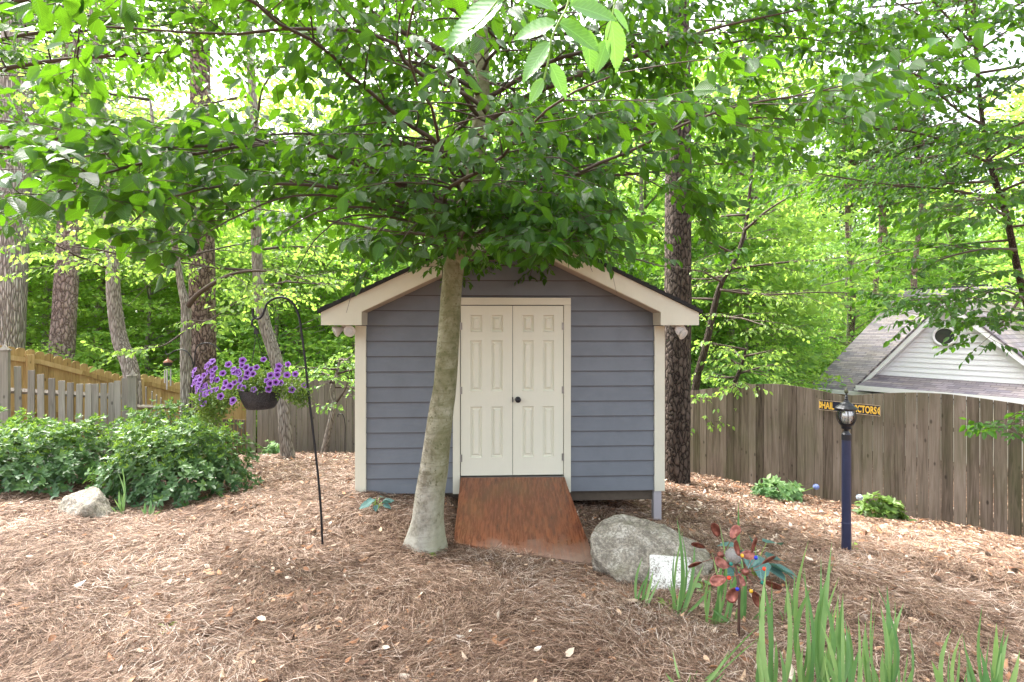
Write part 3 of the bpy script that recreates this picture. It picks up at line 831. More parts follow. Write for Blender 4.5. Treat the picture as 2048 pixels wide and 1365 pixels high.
# sign fixed on the right hand fence
sg_c = at(1699, 816, 8.28)
sa = math.atan2(-3.7, 3.15) + .0
def su(px):
    r_ = (px - 1024) / F; return (r_ * sg_c.y - sg_c.x) / (math.cos(sa) - r_ * math.sin(sa))
SA, SB = su(1638), su(1761)
sign = empty('sign', sg_c, 'long dark blue sign with yellow letters fixed to the brown fence behind the lamp', 'sign')
sign.rotation_euler = (0, 0, sa)
blue_m = simple('sign_blue', (.012, .016, .035), .4); yel_m = simple('sign_yellow', (.75, .46, .06), .5, bstr=0); brd_m = simple('sign_border', (.55, .42, .28), .5)
g = Geo(); g.box(((SA + SB) / 2, 0, 0), (SB - SA, .006, .165)); g.build('sign_plate', blue_m, sign)
g = Geo()
for z_ in (-.080, .080): g.box(((SA + SB) / 2, -.0045, z_), (SB - SA, .003, .006))
for x_ in (SA + .003, SB - .003): g.box((x_, -.0045, 0), (.006, .003, .154))
g.build('border', brd_m, sign)
def lettering(txt, x0, x1, h, zc, name='lettering'):
    cu = bpy.data.curves.new('t', 'FONT'); cu.body = txt; cu.size = 1; cu.extrude = .012
    cu.offset = .03
    to = bpy.data.objects.new('t', cu); COL.objects.link(to)
    dg = bpy.context.evaluated_depsgraph_get(); me = bpy.data.meshes.new_from_object(to.evaluated_get(dg))
    bpy.data.objects.remove(to)
    co = np.array([v.co for v in me.vertices])
    mn, mx = co.min(0), co.max(0)
    sx_ = (x1 - x0) / (mx[0] - mn[0]); sz_ = h / (mx[1] - mn[1])
    for v in me.vertices:
        x, y_, z = v.co; v.co = (x0 + (x - mn[0]) * sx_, -.0045 - z * .12, zc + (y_ - (mn[1] + mx[1]) / 2) * sz_)
    me.materials.clear(); me.materials.append(yel_m)
    o = bpy.data.objects.new(name, me); COL.objects.link(o); o.parent = sign; return o
lettering('HAIL', su(1643.5), su(1668.5), .118, 0)
lettering('VICTORS', su(1704), su(1753.5), .118, 0)
for sx in (-1, 1):      # end marks: yellow half rounds with a small dark cross
    xe = -SA - .008 if sx < 0 else SB - .008
    g = Geo(); pl = [(sx * (xe), -.06)]
    for k in range(9):
        t = -math.pi / 2 + math.pi * k / 8; pl.append((sx * (xe - .032 * math.cos(t)), .06 * math.sin(t)))
    g.prism(pl if sx < 0 else pl[::-1], -.0075, -.004); g.build('emblem', yel_m, sign)
    g = Geo(); g.box((sx * (xe - .014), -.0085, 0), (.016, .002, .006)); g.box((sx * (xe - .014), -.0088, 0), (.005, .002, .02)); g.build('emblem_mark', blue_m, sign)

# back fence (grey vertical boards, left, behind the shed)
BT = [(470, 800), (526, 757), (560, 756), (640, 760), (700, 763), (760, 757), (900, 757)]
def btop(x, y, s):
    px = 1024 + x / y * F; return CZ + (HZ - interp(BT, px)) / F * y
board_fence('wooden_fence', (-5.75, 11.55), (-1.2, 11.7), btop, 'plain grey board fence behind the leaning tree, left of the shed', M['wood_back'], gap=.006, bw=.125)
# brownish low slats between azalea and back fence
def stop(x, y, s): return CZ - 2.0 + .1 * math.sin(s * 1.3)
root, A_, d_, n_, L_, o3, ang = board_fence('slat_fence', (-6.6, 11.0), (-5.3, 10.4), stop, 'short brown slat fence section between the azaleas and the grey fence', M['wood_old'], gap=.035, bw=.115)
g = Geo(); c = A_ + d_ * L_; g.box((c.x - o3.x, c.y - o3.y, .55), (.13, .13, 1.5)); g.build('post', M['wood_back'], root)

# new yellow board fence at the far left with scalloped tops
NT = [(-400, 640), (0, 691), (50, 697), (100, 708), (150, 722), (200, 738), (250, 753), (285, 748), (330, 757), (372, 772), (420, 785)]
def ntop(x, y, s):
    px = 1024 + x / y * F; return CZ + (HZ - interp(NT, px)) / F * y
root, A_, d_, n_, L_, o3, ang = board_fence('wooden_fence', (-9.9, 7.2), (-7.72, 11.9), ntop, 'new yellow board fence with rounded tops behind the pickets', M['wood_new'], dog=.045, gap=.004)
for k, (off) in enumerate((.13, 1.05)):
    g = Geo()
    N_ = 8
    for i in range(N_):
        c = A_ + d_ * (L_ * i / N_) + n_ * .032; e = A_ + d_ * (L_ * (i + 1) / N_) + n_ * .032
        za, zb_ = ntop(c.x, c.y, 0) - off - .06, ntop(e.x, e.y, 0) - off - .06
        m_ = (c + e) / 2; ln = math.sqrt((e - c).length ** 2 + (zb_ - za) ** 2); pit = math.atan2(zb_ - za, (e - c).length)
        Mx = Matrix.Rotation(ang, 4, 'Z') @ Matrix.Rotation(-pit, 4, 'Y')
        g.box((m_.x - o3.x, m_.y - o3.y, (za + zb_) / 2 - o3.z), (ln + .004, .04, .085), M=Mx, rv=rnd.random())
    g.build('rail', M['wood_new'], root)
for s in (.6, 2.42, 4.3):
    c = A_ + d_ * s + n_ * .055; zt = ntop(c.x, c.y, 0) - .10; zb_ = g1(c.x, c.y) - .2
    g = Geo(); g.box((c.x - o3.x, c.y - o3.y, (zt + zb_) / 2 - o3.z), (.10, .10, zt - zb_), rz=ang, rv=.3 + s * .1); g.build('post', M['wood_new'], root)
def ntop2(x, y, s):
    px = 1024 + x / y * F; return CZ + (HZ - interp([(300, 752), (372, 768), (480, 800)], px)) / F * y
board_fence('wooden_fence', (-7.9, 12.0), (-6.3, 12.3), ntop2, 'short new yellow fence run behind the wind chime', M['wood_new'], dog=.04, gap=.004)

# grey picket fence in front of it
pk = empty('picket_fence', at(265, 900, 8.3), 'weathered grey picket fence with pointed posts behind the azalea bushes', 'fence')
o3 = Vector(pk.location)
def pk_pt(px): 
    t = (px - 10) / 255.0
    Y = 7.9 + .5 * t if px <= 270 else 8.4 + (px - 270) * .035
    return Y
PT = [(-120, 700), (37, 733), (62, 741), (82, 749), (104, 757), (124, 762), (140, 766), (158, 768), (176, 768), (190, 768), (208, 767), (222, 766), (236, 762), (250, 757), (280, 764), (292, 774), (304, 783), (313, 790), (322, 796), (331, 802), (340, 806), (350, 810)]
for px, pt_ in PT[1:]:
    Y = pk_pt(px); p = at(px, pt_, Y); zb_ = g1(p.x, p.y)
    wv_ = .085; an = .32 if px < 270 else -.9
    g = Geo()
    rv = rnd.random(); h = p.z - zb_
    Mx = Matrix.Rotation(an, 4, 'Z') @ Matrix.Rotation(rnd.uniform(-.02, .02), 4, 'Y')
    g.box((p.x - o3.x, p.y - o3.y, zb_ + h / 2 - o3.z), (wv_, .02, h), M=Mx, rv=rv)
    g.build('picket', M['wood_picket'], pk)
for (pa, pb, za) in ((-60, 262, 795), (-60, 262, 860), (270, 352, 815)):
    g = Geo(); A_ = at(pa, za if pa > 0 else za - 18, pk_pt(pa) + .05); B_ = at(pb, za, pk_pt(pb) + .05)
    g.tube([A_ - o3, B_ - o3], .045, 4); g.build('rail', M['wood_back'], pk)
for px, pt_, wpx in ((9, 690, 0), (265, 742, 0)):
    Y = pk_pt(px) - .06; p = at(px, pt_, Y); zb_ = g1(p.x, p.y) - .1
    g = Geo(); zt = p.z - .09
    g.box((p.x - o3.x, p.y - o3.y, (zt + zb_) / 2 - o3.z), (.11, .11, zt - zb_), rz=.5, rv=.6)
    g.box((p.x - o3.x, p.y - o3.y, zt + .008 - o3.z), (.135, .135, .016), rz=.5, rv=.6)
    cx_, cy_, cz_ = p.x - o3.x, p.y - o3.y, zt + .017 - o3.z
    vs = [(cx_ + .055 * math.cos(.5 + math.pi / 4 + k * math.pi / 2) * 1.35, cy_ + .055 * math.sin(.5 + math.pi / 4 + k * math.pi / 2) * 1.35, cz_) for k in range(4)] + [(cx_, cy_, cz_ + .085)]
    g.add(vs, [(0, 1, 4), (1, 2, 4), (2, 3, 4), (3, 0, 4), (3, 2, 1, 0)], .6)
    g.build('post', M['wood_picket'], pk)

# ------------------------------------------------------------------ lamp post
lp0 = Vector((3.2, 4.9, g1(3.2, 4.9)))
lamp = empty('lamp_post', lp0, 'dark blue lamp post with a ribbed glass lantern in front of the brown fence', 'lamp post')
navy = simple('navy_paint', (.022, .028, .065), .38, bstr=.05); blk = simple('lantern_black', (.018, .019, .024), .4, .2, bstr=.05)
def lz(py): return CZ + (HZ - py) / F * 4.9 - lp0.z
g = Geo(); g.lathe([(.001, -.1), (.041, -.1), (.041, lz(1045)), (.039, lz(1044)), (.039, lz(868)), (.001, lz(868))], sides=24); g.build('post', navy, lamp, smooth=False)
g = Geo(); g.lathe([(.001, lz(880)), (.041, lz(880)), (.041, lz(869)), (.030, lz(866)), (.019, lz(862)), (.024, lz(859)), (.042, lz(857.5)), (.046, lz(855)), (.040, lz(854)), (.048, lz(850.5)), (.001, lz(850))], sides=20)
g.build('lantern_base', blk, lamp, smooth=False)
glass_m, nt, b, o = new_mat('lantern_glass')
tr = nd(nt, 'ShaderNodeBsdfTransparent'); gl = nd(nt, 'ShaderNodeBsdfGlossy'); gl.inputs['Roughness'].default_value = .08; tr.inputs[0].default_value = (.9, .92, .93, 1)
fr = nd(nt, 'ShaderNodeFresnel'); fr.inputs[0].default_value = 1.5; mx = nd(nt, 'ShaderNodeMixShader')
nt.links.new(mathn(nt, 'ADD', mathn(nt, 'MULTIPLY', fr.outputs[0], 1.0), .22), mx.inputs[0]); nt.links.new(tr.outputs[0], mx.inputs[1]); nt.links.new(gl.outputs[0], mx.inputs[2]); nt.links.new(mx.outputs[0], o.inputs[0])
bprof = [(.050, lz(850)), (.064, lz(846)), (.077, lz(840)), (.081, lz(834)), (.077, lz(827)), (.066, lz(820))]
g = Geo(); g.lathe([(r_ - .006, z) for r_, z in bprof], sides=24); g.v = g.v; g.f = [f for f in g.f if len(f) == 4]; g.build('glass_globe', glass_m, lamp, smooth=True)
for k in range(8):
    th = math.pi * 2 * k / 8 + .39
    g = Geo(); g.tube([(r_ * math.cos(th), r_ * math.sin(th), z) for r_, z in bprof], .0038, 5); g.build('rib', blk, lamp)
g = Geo(); g.lathe([(.050, lz(851.5)), (.060, lz(849)), (.064, lz(846.5)), (.056, lz(847)), (.045, lz(850))], sides=24); g.build('cage_band', blk, lamp)
g = Geo(); g.lathe([(.001, lz(820.5)), (.070, lz(820.5)), (.088, lz(819)), (.096, lz(816.5)), (.088, lz(815)), (.060, lz(811)), (.050, lz(807)), (.024, lz(804)), (.020, lz(801)), (.012, lz(800)), (.017, lz(797.5)), (.012, lz(796)), (.016, lz(793.5)), (.009, lz(791.5)), (.007, lz(788)), (.002, lz(788))], sides=16)
g.build('roof_cap', blk, lamp)
g = Geo(); g.lathe([(.005, lz(788)), (.014, lz(787)), (.018, lz(784)), (.014, lz(780)), (.002, lz(776))], sides=12); g.build('finial', simple('old_bronze', (.07, .075, .04), .5, .4), lamp, smooth=True)
g = Geo(); g.tube([(0, 0, lz(850)), (0, 0, lz(844))], .020, 12)
for k in range(3):
    a = k * 2.094; g.tube([(.028 * math.cos(a), .028 * math.sin(a), lz(848)), (.028 * math.cos(a), .028 * math.sin(a), lz(838))], .010, 8)
g.build('socket', simple('candle_socket', (.6, .57, .5), .5), lamp)
for k in range(3):
    a = k * 2.094; g = Geo(); g.lathe([(.004, lz(838)), (.012, lz(836)), (.013, lz(832)), (.006, lz(827)), (.001, lz(824))], (.028 * math.cos(a), .028 * math.sin(a), 0), 10)
    g.build('bulb', simple('bulb_glass', (.75, .74, .7), .15), lamp, smooth=True)

# ------------------------------------------------------------------ shepherd's crook and hanging basket
def smooth_path(P, n=6):
    P = [Vector(p) for p in P]; out = []
    for i in range(len(P) - 1):
        p0 = P[max(i - 1, 0)]; p1 = P[i]; p2 = P[i + 1]; p3 = P[min(i + 2, len(P) - 1)]
        for k in range(n):
            t = k / n
            out.append(.5 * ((2 * p1) + (-p0 + p2) * t + (2 * p0 - 5 * p1 + 4 * p2 - p3) * t * t + (-p0 + 3 * p1 - 3 * p2 + p3) * t ** 3))
    out.append(P[-1]); return out
iron = simple('iron', (.016, .017, .02), .42, .3, bstr=.08)
YC = 4.58
cb = at(644, 1104, YC); cb.z = g1(cb.x, cb.y)
ck = empty('shepherds_crook', cb, 'tall bent black iron hook holding the purple flower basket', 'plant hook')
def cpt(px, py, dy=0.0): return at(px, py, YC + dy) - cb
path = smooth_path([cpt(646, 1125), cpt(643, 1040), cpt(637, 960), cpt(628, 880), cpt(618, 795), cpt(610, 720), cpt(603, 665), cpt(597, 630), cpt(585, 606), cpt(568, 596), cpt(550, 597), cpt(535, 607), cpt(529, 620), cpt(524, 632), cpt(517, 638), cpt(509, 636), cpt(506, 628), cpt(506, 617)])
g = Geo(); g.tube(path, .0105, 8); g.build('pole', iron, ck, smooth=True)
g = Geo(); g.tube(smooth_path([cpt(535, 612), cpt(545, 618), cpt(551, 613), cpt(549, 626), cpt(540, 632), cpt(536, 640)]), .003, 5)
g.tube(smooth_path([cpt(541, 617), cpt(538, 622), cpt(541, 628), cpt(547, 620), cpt(551, 622)]), .0025, 5); g.build('wire_leaf', iron, ck)

hb0 = at(521, 800, YC)
hb = empty('hanging_basket', hb0, 'dark woven basket of purple petunias hanging from the black hook', 'flower basket')
hpm, nt, b, o = new_mat('woven_basket')
vv = coords(nt, (1, 1, 1)); bt = nd(nt, 'ShaderNodeTexBrick'); nt.links.new(coords(nt, (60, 60, 60), 'UV'), bt.inputs[0])
f = voro(nt, coords(nt, (90, 90, 150)), 1.0); nt.links.new(ramp(nt, f, [(.1, (.045, .048, .055)), (.6, (.012, .013, .016))]), b.inputs['Base Color']); b.inputs['Roughness'].default_value = .55
bump(nt, b, f, .6, .006)
sc_ = YC / F
g = Geo(); g.lathe([(.001, -17 * sc_), (.11, -17 * sc_), (.125, -14 * sc_), (.155, 0 * sc_), (.178, 20 * sc_), (.184, 21 * sc_), (.17, 21 * sc_), (.16, 14 * sc_), (.001, 14 * sc_)], sides=28); g.build('pot', hpm, hb, smooth=False)
# hanger
hk = at(513, 638, YC) - hb0
g = Geo(); g.tube(smooth_path([hk + Vector((-.0, 0, .0)), hk + Vector((-.035, 0, -.01)), hk + Vector((-.04, 0, -.05)), hk + Vector((-.015, 0, -.075)), hk + Vector((.005, 0, -.10))]), .009, 6)
g.prism([(hk.x - .012, hk.z - .09), (hk.x + .012, hk.z - .09), (hk.x + .024, hk.z - .135), (hk.x - .02, hk.z - .135)], -.015, .015); g.build('hanger_hook', iron, hb)
for k, th in enumerate((2.6, 4.5, .35, 5.6)):
    g = Geo(); g.tube([(hk.x, 0, hk.z - .13), (.175 * math.cos(th), .175 * math.sin(th), 20 * sc_)], .0022, 4); g.build('hanger_wire', iron, hb)
# foliage of the basket
def shell_points(n, c, r, rng, power=.5):
    d = nrm(rng.randn(n, 3)); rr = rng.rand(n) ** power
    return np.array(c) + d * np.array(r) * rr[:, None], d
blobs = [((-.30, -.02, .02), (.25, .17, .13), 1500), ((-.05, -.02, .15), (.22, .17, .13), 1300), ((.22, 0, .10), (.22, .16, .12), 1000), ((-.48, -.03, -.02), (.13, .1, .13), 450), ((-.40, -.05, -.13), (.10, .08, .1), 350), ((.36, 0, .02), (.11, .09, .07), 260), ((0, -.1, .08), (.2, .12, .05), 500)]
PP = []; DD = []
for c, r_, n in blobs:
    p, d = shell_points(n, c, r_, R, .45); PP.append(p); DD.append(d)
PP = np.concatenate(PP); DD = np.concatenate(DD)
k = ~((np.abs(PP[:, 0] + .005) < .185) & (PP[:, 2] < .095)) & ~((PP[:, 0] > -.24) & (PP[:, 0] < .25) & (PP[:, 2] < .03)); PP, DD = PP[k], DD[k]
n = len(PP)
leaves_mesh('foliage', PP, DD + R.randn(n, 3) * .6, R.randn(n, 3) + np.array([0, -.2, .8]), .025 + .02 * R.rand(n), M['leaf_basket'], tpl_mid(.2), hb)
# petunias
fm, nt, b, o = new_mat('petunia_petal')
uv = nd(nt, 'ShaderNodeUVMap'); sx_ = nd(nt, 'ShaderNodeSeparateXYZ'); nt.links.new(uv.outputs[0], sx_.inputs[0])
rc = ramp(nt, sx_.outputs[0], [(0, (.012, .003, .02)), (.30, (.045, .006, .06)), (.42, (.20, .05, .35)), (.8, (.36, .15, .62)), (1, (.55, .36, .80))])
nt.links.new(rc, b.inputs['Base Color']); b.inputs['Roughness'].default_value = .55
trn = nd(nt, 'ShaderNodeBsdfTranslucent'); nt.links.new(rc, trn.inputs[0]); mx = nd(nt, 'ShaderNodeMixShader'); mx.inputs[0].default_value = .3
nt.links.new(b.outputs[0], mx.inputs[1]); nt.links.new(trn.outputs[0], mx.inputs[2]); nt.links.new(mx.outputs[0], o.inputs[0])
def petunia_mesh():
    nth = 30; V = []; U = []
    for i, (r_, z) in enumerate(((.002, -.022), (.006, -.012), (.011, .0), (.021, .006), (.029, .004))):
        for k in range(nth):
            th = 2 * math.pi * k / nth
            lob = 1 + (.10 * math.cos(5 * th)) * (r_ / .029) ** 1.5
            V.append((r_ * lob * math.cos(th), r_ * lob * math.sin(th), z + .004 * math.cos(10 * th) * (r_ / .029) ** 2)); U.append((r_ / .029, 0))
    Fq = []
    for i in range(4):
        for k in range(nth): k2 = (k + 1) % nth; Fq.append((i * nth + k, i * nth + k2, (i + 1) * nth + k2, (i + 1) * nth + k))
    return mesh_np('flower', np.array(V), np.array(Fq), fm, uv=np.array(U), smooth=True)
fl = petunia_mesh(); fl.parent = hb
fpx = [(505, 719), (546, 717), (533, 732), (520, 737), (526, 745), (512, 750), (496, 741), (489, 741), (477, 727), (464, 744), (443, 740), (447, 721), (432, 731), (430, 743), (424, 749), (410, 753), (397, 748), (402, 760), (391, 768), (408, 773), (418, 778), (427, 768), (433, 775), (420, 783), (445, 757), (453, 757), (474, 762), (469, 772), (454, 775), (446, 777), (431, 783), (429, 785),
       (463, 788), (489, 795), (486, 800), (417, 792), (415, 803), (426, 804), (501, 757), (491, 761), (499, 771), (508, 772), (527, 775), (557, 763), (553, 775), (570, 747), (568, 740), (574, 763), (567, 761), (585, 748), (597, 747), (594, 777), (609, 771), (551, 758), (557, 748), (512, 733), (504, 728), (412, 764), (399, 756), (437, 728), (487, 736), (500, 746), (442, 750), (438, 781), (413, 770), (423, 771), (587, 727), (572, 730), (451, 735), (397, 763), (407, 779), (516, 743), (482, 768), (418, 757), (443, 722), (395, 741)]
for i, (px, py) in enumerate(fpx):
    f_ = fl if i == 0 else fl.copy()
    if i: COL.objects.link(f_); f_.parent = hb
    u = (px - 500) / 110.0
    dy = -.17 * math.sqrt(max(0, 1 - u * u)) + rnd.uniform(-.02, .02)
    p = at(px, py, YC) - hb0; p.y = dy; f_.location = p
    dr = Vector((u * .7 + rnd.uniform(-.4, .4), -1, .35 + rnd.uniform(-.35, .35)))
    f_.rotation_euler = dr.to_track_quat('Z', 'Y').to_euler(); f_.scale = (rnd.uniform(.85, 1.1),) * 3

# ------------------------------------------------------------------ far crooks, bird feeder and wind chime
def crook(name, base, pts, r_, label, group=None):
    b0 = at(*base); b0.z = g1(b0.x, b0.y)
    e = empty(name, b0, label, 'plant hook', group); g = Geo(); P = [Vector((0, 0, -.1))] + [at(*p) - b0 for p in pts]
    g.tube(smooth_path(P), r_, 6); g.build('pole', iron, e); return e
crook('shepherds_crook', (387, 830, 7.9), [(387, 780, 7.9), (386, 730, 7.9), (378, 708, 7.9), (365, 700, 7.9), (350, 702, 7.9), (338, 709, 7.9), (332, 708, 7.9), (332, 702, 7.9)], .010, 'thin dark iron hook carrying the wind chime left of the pine')
crook('shepherds_crook', (381, 830, 7.95), [(381, 790, 7.95), (388, 730, 7.95), (392, 698, 7.95), (403, 688, 7.95), (418, 687, 7.95), (432, 693, 7.95), (441, 702, 7.95)], .009, 'thin empty iron hook in front of the rough pine trunk')
crook('shepherds_crook', (690, 905, 10.9), [(690, 880, 10.9), (690, 850, 10.9), (687, 833, 10.9), (682, 828, 10.9), (676, 830, 10.9), (676, 835, 10.9)], .009, 'small low iron hook against the grey back fence')
wc0 = at(336, 727, 7.9)
wc = empty('wind_chime', wc0, 'copper topped wind chime with silver tubes hanging from a thin hook', 'wind chime')
s8 = 7.9 / F
g = Geo(); g.lathe([(.001, -6 * s8), (.045, -5 * s8), (.062, 0), (.066, 2 * s8), (.001, 2 * s8)], sides=18); g.build('bell_bowl', simple('dark_bronze', (.05, .05, .05), .4, .5), wc)
g = Geo(); g.lathe([(.068, 2 * s8), (.05, 5 * s8), (.02, 8 * s8), (.01, 9 * s8), (.008, 12 * s8), (.001, 12 * s8)], sides=18); g.build('bell_roof', simple('copper_lid', (.22, .09, .05), .4, .5), wc)
g = Geo(); g.tube([(0, 0, 12 * s8), (-.03, 0, 22 * s8)], .003, 4); g.lathe([(.001, -10 * s8), (.06, -10 * s8), (.06, -9 * s8), (.001, -9 * s8)], sides=16); g.build('chime_plate', iron, wc)
for k in range(5):
    th = k * 1.257; g = Geo(); x_, y_ = .042 * math.cos(th), .042 * math.sin(th); L_ = (26 + 7 * (k % 3)) * s8
    g.tube([(x_, y_, -13 * s8), (x_, y_, -13 * s8 - L_)], .010, 8); g.tube([(x_, y_, -9 * s8), (x_, y_, -13 * s8)], .0015, 3); g.build('chime_tube', simple('chime_silver', (.5, .52, .55), .3, .7), wc)

# ------------------------------------------------------------------ wind spinner
YS = 2.97
s0 = at(1477, 1312, YS); s0.z = g1(s0.x, s0.y)
sp = empty('wind_spinner', s0, 'copper flower wind spinner with coloured beads on a rusty stake', 'garden spinner')
copper, nt, b, o = new_mat('aged_copper')
f = noise_n(nt, coords(nt), 40, 4)
nt.links.new(ramp(nt, f, [(.3, (.14, .045, .035)), (.6, (.33, .13, .10)), (.8, (.45, .22, .18))]), b.inputs['Base Color']); b.inputs['Metallic'].default_value = .75; b.inputs['Roughness'].default_value = .36
rust = simple('rusty_stake', (.12, .065, .05), .7, .3)
hub = at(1490.8, 1144.6, YS - .08) - s0
g = Geo(); g.tube([(0, 0, -.15), (.002, 0, .22), (.006, 0, at(1480, 1180, YS).z - s0.z), (hub.x - .01, .03, hub.z)], .0085, 8); g.tube([(hub.x, -.01, hub.z), (hub.x - .055, .17, hub.z + .01)], .006, 6); g.build('stake', rust, sp, smooth=True)
def spoon(c, out_dir, face, L=.085, W=.05, dish=.012):
    """petal: dished oval"""
    o_d = Vector(out_dir).normalized(); fd = Vector(face).normalized(); sd = o_d.cross(fd).normalized(); fd = sd.cross(o_d)
    V = [c + fd * -dish]; Fq = []
    nr, nt_ = 4, 18
    for i in range(1, nr + 1):
        for k in range(nt_):
            th = 2 * math.pi * k / nt_; q = i / nr
            V.append(c + o_d * (math.cos(th) * L / 2 * q) + sd * (math.sin(th) * W / 2 * q * (1 + .22 * math.cos(th))) + fd * (dish * (q * q - 1)))
    for k in range(nt_): Fq.append((0, 1 + k, 1 + (k + 1) % nt_))
    for i in range(nr - 1):
        for k in range(nt_):
            a = 1 + i * nt_; k2 = (k + 1) % nt_; Fq.append((a + k, a + nt_ + k, a + nt_ + k2, a + k2))
    return V, Fq
def wheel(hc, n, rad, phase, face, tilt, beads, a0, L=.085):
    g = Geo(); g.lathe([(.001, .012), (.014, .008), (.021, 0), (.021, -.008), (.001, -.01)], hc, 16, M=Vector(face).to_track_quat('Z', 'Y').to_matrix().to_4x4()); g.build('wheel_hub', copper, sp, smooth=True)
    for k in range(n):
        th = phase + 2 * math.pi * k / n
        od = Vector((math.cos(th), .22 * math.sin(th * 2), math.sin(th)))
        c = hc + od * rad
        tw = Vector((math.sin(th) * .9, -1, -math.cos(th) * .9)) if tilt > 0 else Vector((-math.sin(th) * .9, -1, math.cos(th) * .9))
        V, Fq = spoon(c, od + Vector((0, 0, .0)), tw, L, L * .6)
        g = Geo(); g.add(V, Fq)
        g.tube(smooth_path([hc, hc + od * rad * .5 + Vector((0, -.018, .008)), c - od * (L * .4)], 4), .0016, 4)
        ob = g.build('petal', copper, sp, smooth=True)
        so_ = ob.modifiers.new('s', 'SOLIDIFY'); so_.thickness = .0015
    cols = [(.75, .07, .02), (.02, .05, .5), (.7, .4, .03), (.01, .16, .13)]
    for k in range(beads):
        th = a0 + 2 * math.pi * k / beads; od = Vector((math.cos(th), -.15, math.sin(th))); c = hc + od * (rad * .66)
        g = Geo(); g.lathe([(.001, .006), (.008, .005), (.0115, 0), (.008, -.005), (.001, -.006)], c, 14, M=Vector((0, -1, .2)).to_track_quat('Z', 'Y').to_matrix().to_4x4()); ob = g.build('bead', bead_m[k % 4], sp, smooth=True)
        g = Geo(); g.tube([hc, hc + od * (rad * .33) + Vector((0, -.01, .004)), c], .0012, 4); g.build('bead_wire', copper, sp)
bead_m = []
for i_, c_ in enumerate([(.8, .06, .02), (.02, .04, .45), (.75, .42, .03), (.01, .18, .14)]):
    m_, nt, b, o = new_mat('bead_glass_%d' % i_); b.inputs['Base Color'].default_value = (*c_, 1); b.inputs['Roughness'].default_value = .15; bead_m.append(m_)
wheel(hub, 8, .155, .38, (0, -1, .15), 1, 8, .25, .098)
hub2 = hub + Vector((-.07, .17, .02))
wheel(hub2, 7, .16, .9, (0, -1, .15), -1, 0, 0, .092)
gb, nt, b, o = new_mat('crackle_glass'); b.inputs['Base Color'].default_value = (.45, .43, .42, 1); b.inputs['Roughness'].default_value = .12; b.inputs['Transmission Weight'].default_value = .6
bump(nt, b, voro(nt, coords(nt), 90, 'DISTANCE_TO_EDGE'), .8, .004)
g = Geo(); c = hub + Vector((-.035, .08, .055)); g.lathe([(.045 * math.sin(math.pi * k / 12) + .0005, -.045 * math.cos(math.pi * k / 12)) for k in range(13)], c, 22); g.build('glass_ball', gb, sp, smooth=True)
def ray_ground(px, py, lo=1.2, hi=14):
    """depth at which the line through a picture point meets the ground"""
    ys = np.linspace(lo, hi, 400); xs = (px - 1024) / F * ys; zr = CZ + (HZ - py) / F * ys
    dlt = zr - gz(xs, ys); i = np.argmax(dlt < 0) if (dlt < 0).any() else len(ys) - 1
    return float(ys[i])
# ------------------------------------------------------------------ iris plants
def blade(g, b_, t_, w_, sag=None, rv=.5):
    b_, t_ = Vector(b_), Vector(t_); n = 9
    ax_ = (t_ - b_); L = ax_.length
    sd = ax_.cross(Vector((rnd.uniform(-.6, .6), 1, 0))).normalized(); fw = sd.cross(ax_.normalized())
    sag = Vector((rnd.uniform(-.09, .09), rnd.uniform(-.09, .09), 0)) * L if sag is None else sag
    V = []
    for i in range(n):
        t = i / (n - 1); p = b_ + ax_ * t + sag * math.sin(math.pi * t)
        ww = w_ * (.65 + .5 * math.sin(math.pi * min(1, t * 1.1) * .8)) * (1 - t ** 5) * (1 if t < .85 else (1 - t) / .15 * .9 + .05)
        V += [p - sd * ww, p + fw * ww * .28, p + sd * ww]
    Fq = []
    for i in range(n - 1):
        a = i * 3; Fq += [(a, a + 1, a + 4, a + 3), (a + 1, a + 2, a + 5, a + 4)]
    g.add(V, Fq, rv)
def iris(bx, by, blades, label, group='iris clumps in front', Y=None):
    Y = ray_ground(bx, by) if Y is None else Y
    b0 = at(bx, by, Y); b0.z = g1(b0.x, b0.y)
    g = Geo()
    blades = list(blades) + [(tx + rnd.uniform(-16, 16), by - (by - ty) * rnd.uniform(.45, .9), wpx * .75, off + rnd.uniform(-8, 8), rnd.uniform(-.1, .1)) for tx, ty, wpx, off, dY in blades]
    for tx, ty, wpx, off, dY in blades:
        t = at(tx, ty, Y + dY) - b0; base = Vector((off * Y / F, rnd.uniform(-.03, .03), -.02))
        blade(g, base, t, wpx * Y / F / 2 * .72, rv=rnd.random())
    o = g.build('iris_plant', M['leaf_iris'], smooth=True); o.location = b0
    return tag(o, label, 'iris', group)
def B(*a): return [(x, y, w, o, rnd.uniform(-.1, .1)) for x, y, w, o in a]
iris(1278, 1218, B((1286, 1112, 7, -3), (1300, 1132, 7, 2), (1307, 1140, 7, 6), (1292, 1150, 5, 0)), 'small three bladed iris tuft just left of the white slab')
iris(1358, 1228, B((1353, 1032, 9, -6), (1389, 1082, 8, 0), (1408, 1128, 9, 10), (1368, 1116, 6, -2), (1340, 1155, 6, -8), (1362, 1060, 6, -2)), 'iris tuft standing in front of the white slab')
iris(1430, 1252, B((1452, 1130, 14, -10), (1438, 1044, 8, 0), (1476, 1000, 9, 22), (1462, 1080, 8, 10), (1480, 1110, 10, 30), (1420, 1150, 9, -12)), 'iris clump just left of the copper spinner')
iris(1487, 1252, B((1482, 1110, 10, -2), (1490, 1135, 9, 4), (1478, 1160, 9, -5), (1560, 1195, 8, 4), (1420, 1215, 8, -6), (1395, 1300, 8, -10)), 'spreading iris clump behind the spinner stake')
iris(1583, 1248, B((1580, 1160, 6, -2), (1590, 1140, 6, 2), (1596, 1165, 6, 6), (1572, 1170, 5, -6)), 'small distant iris tuft right of the spinner')
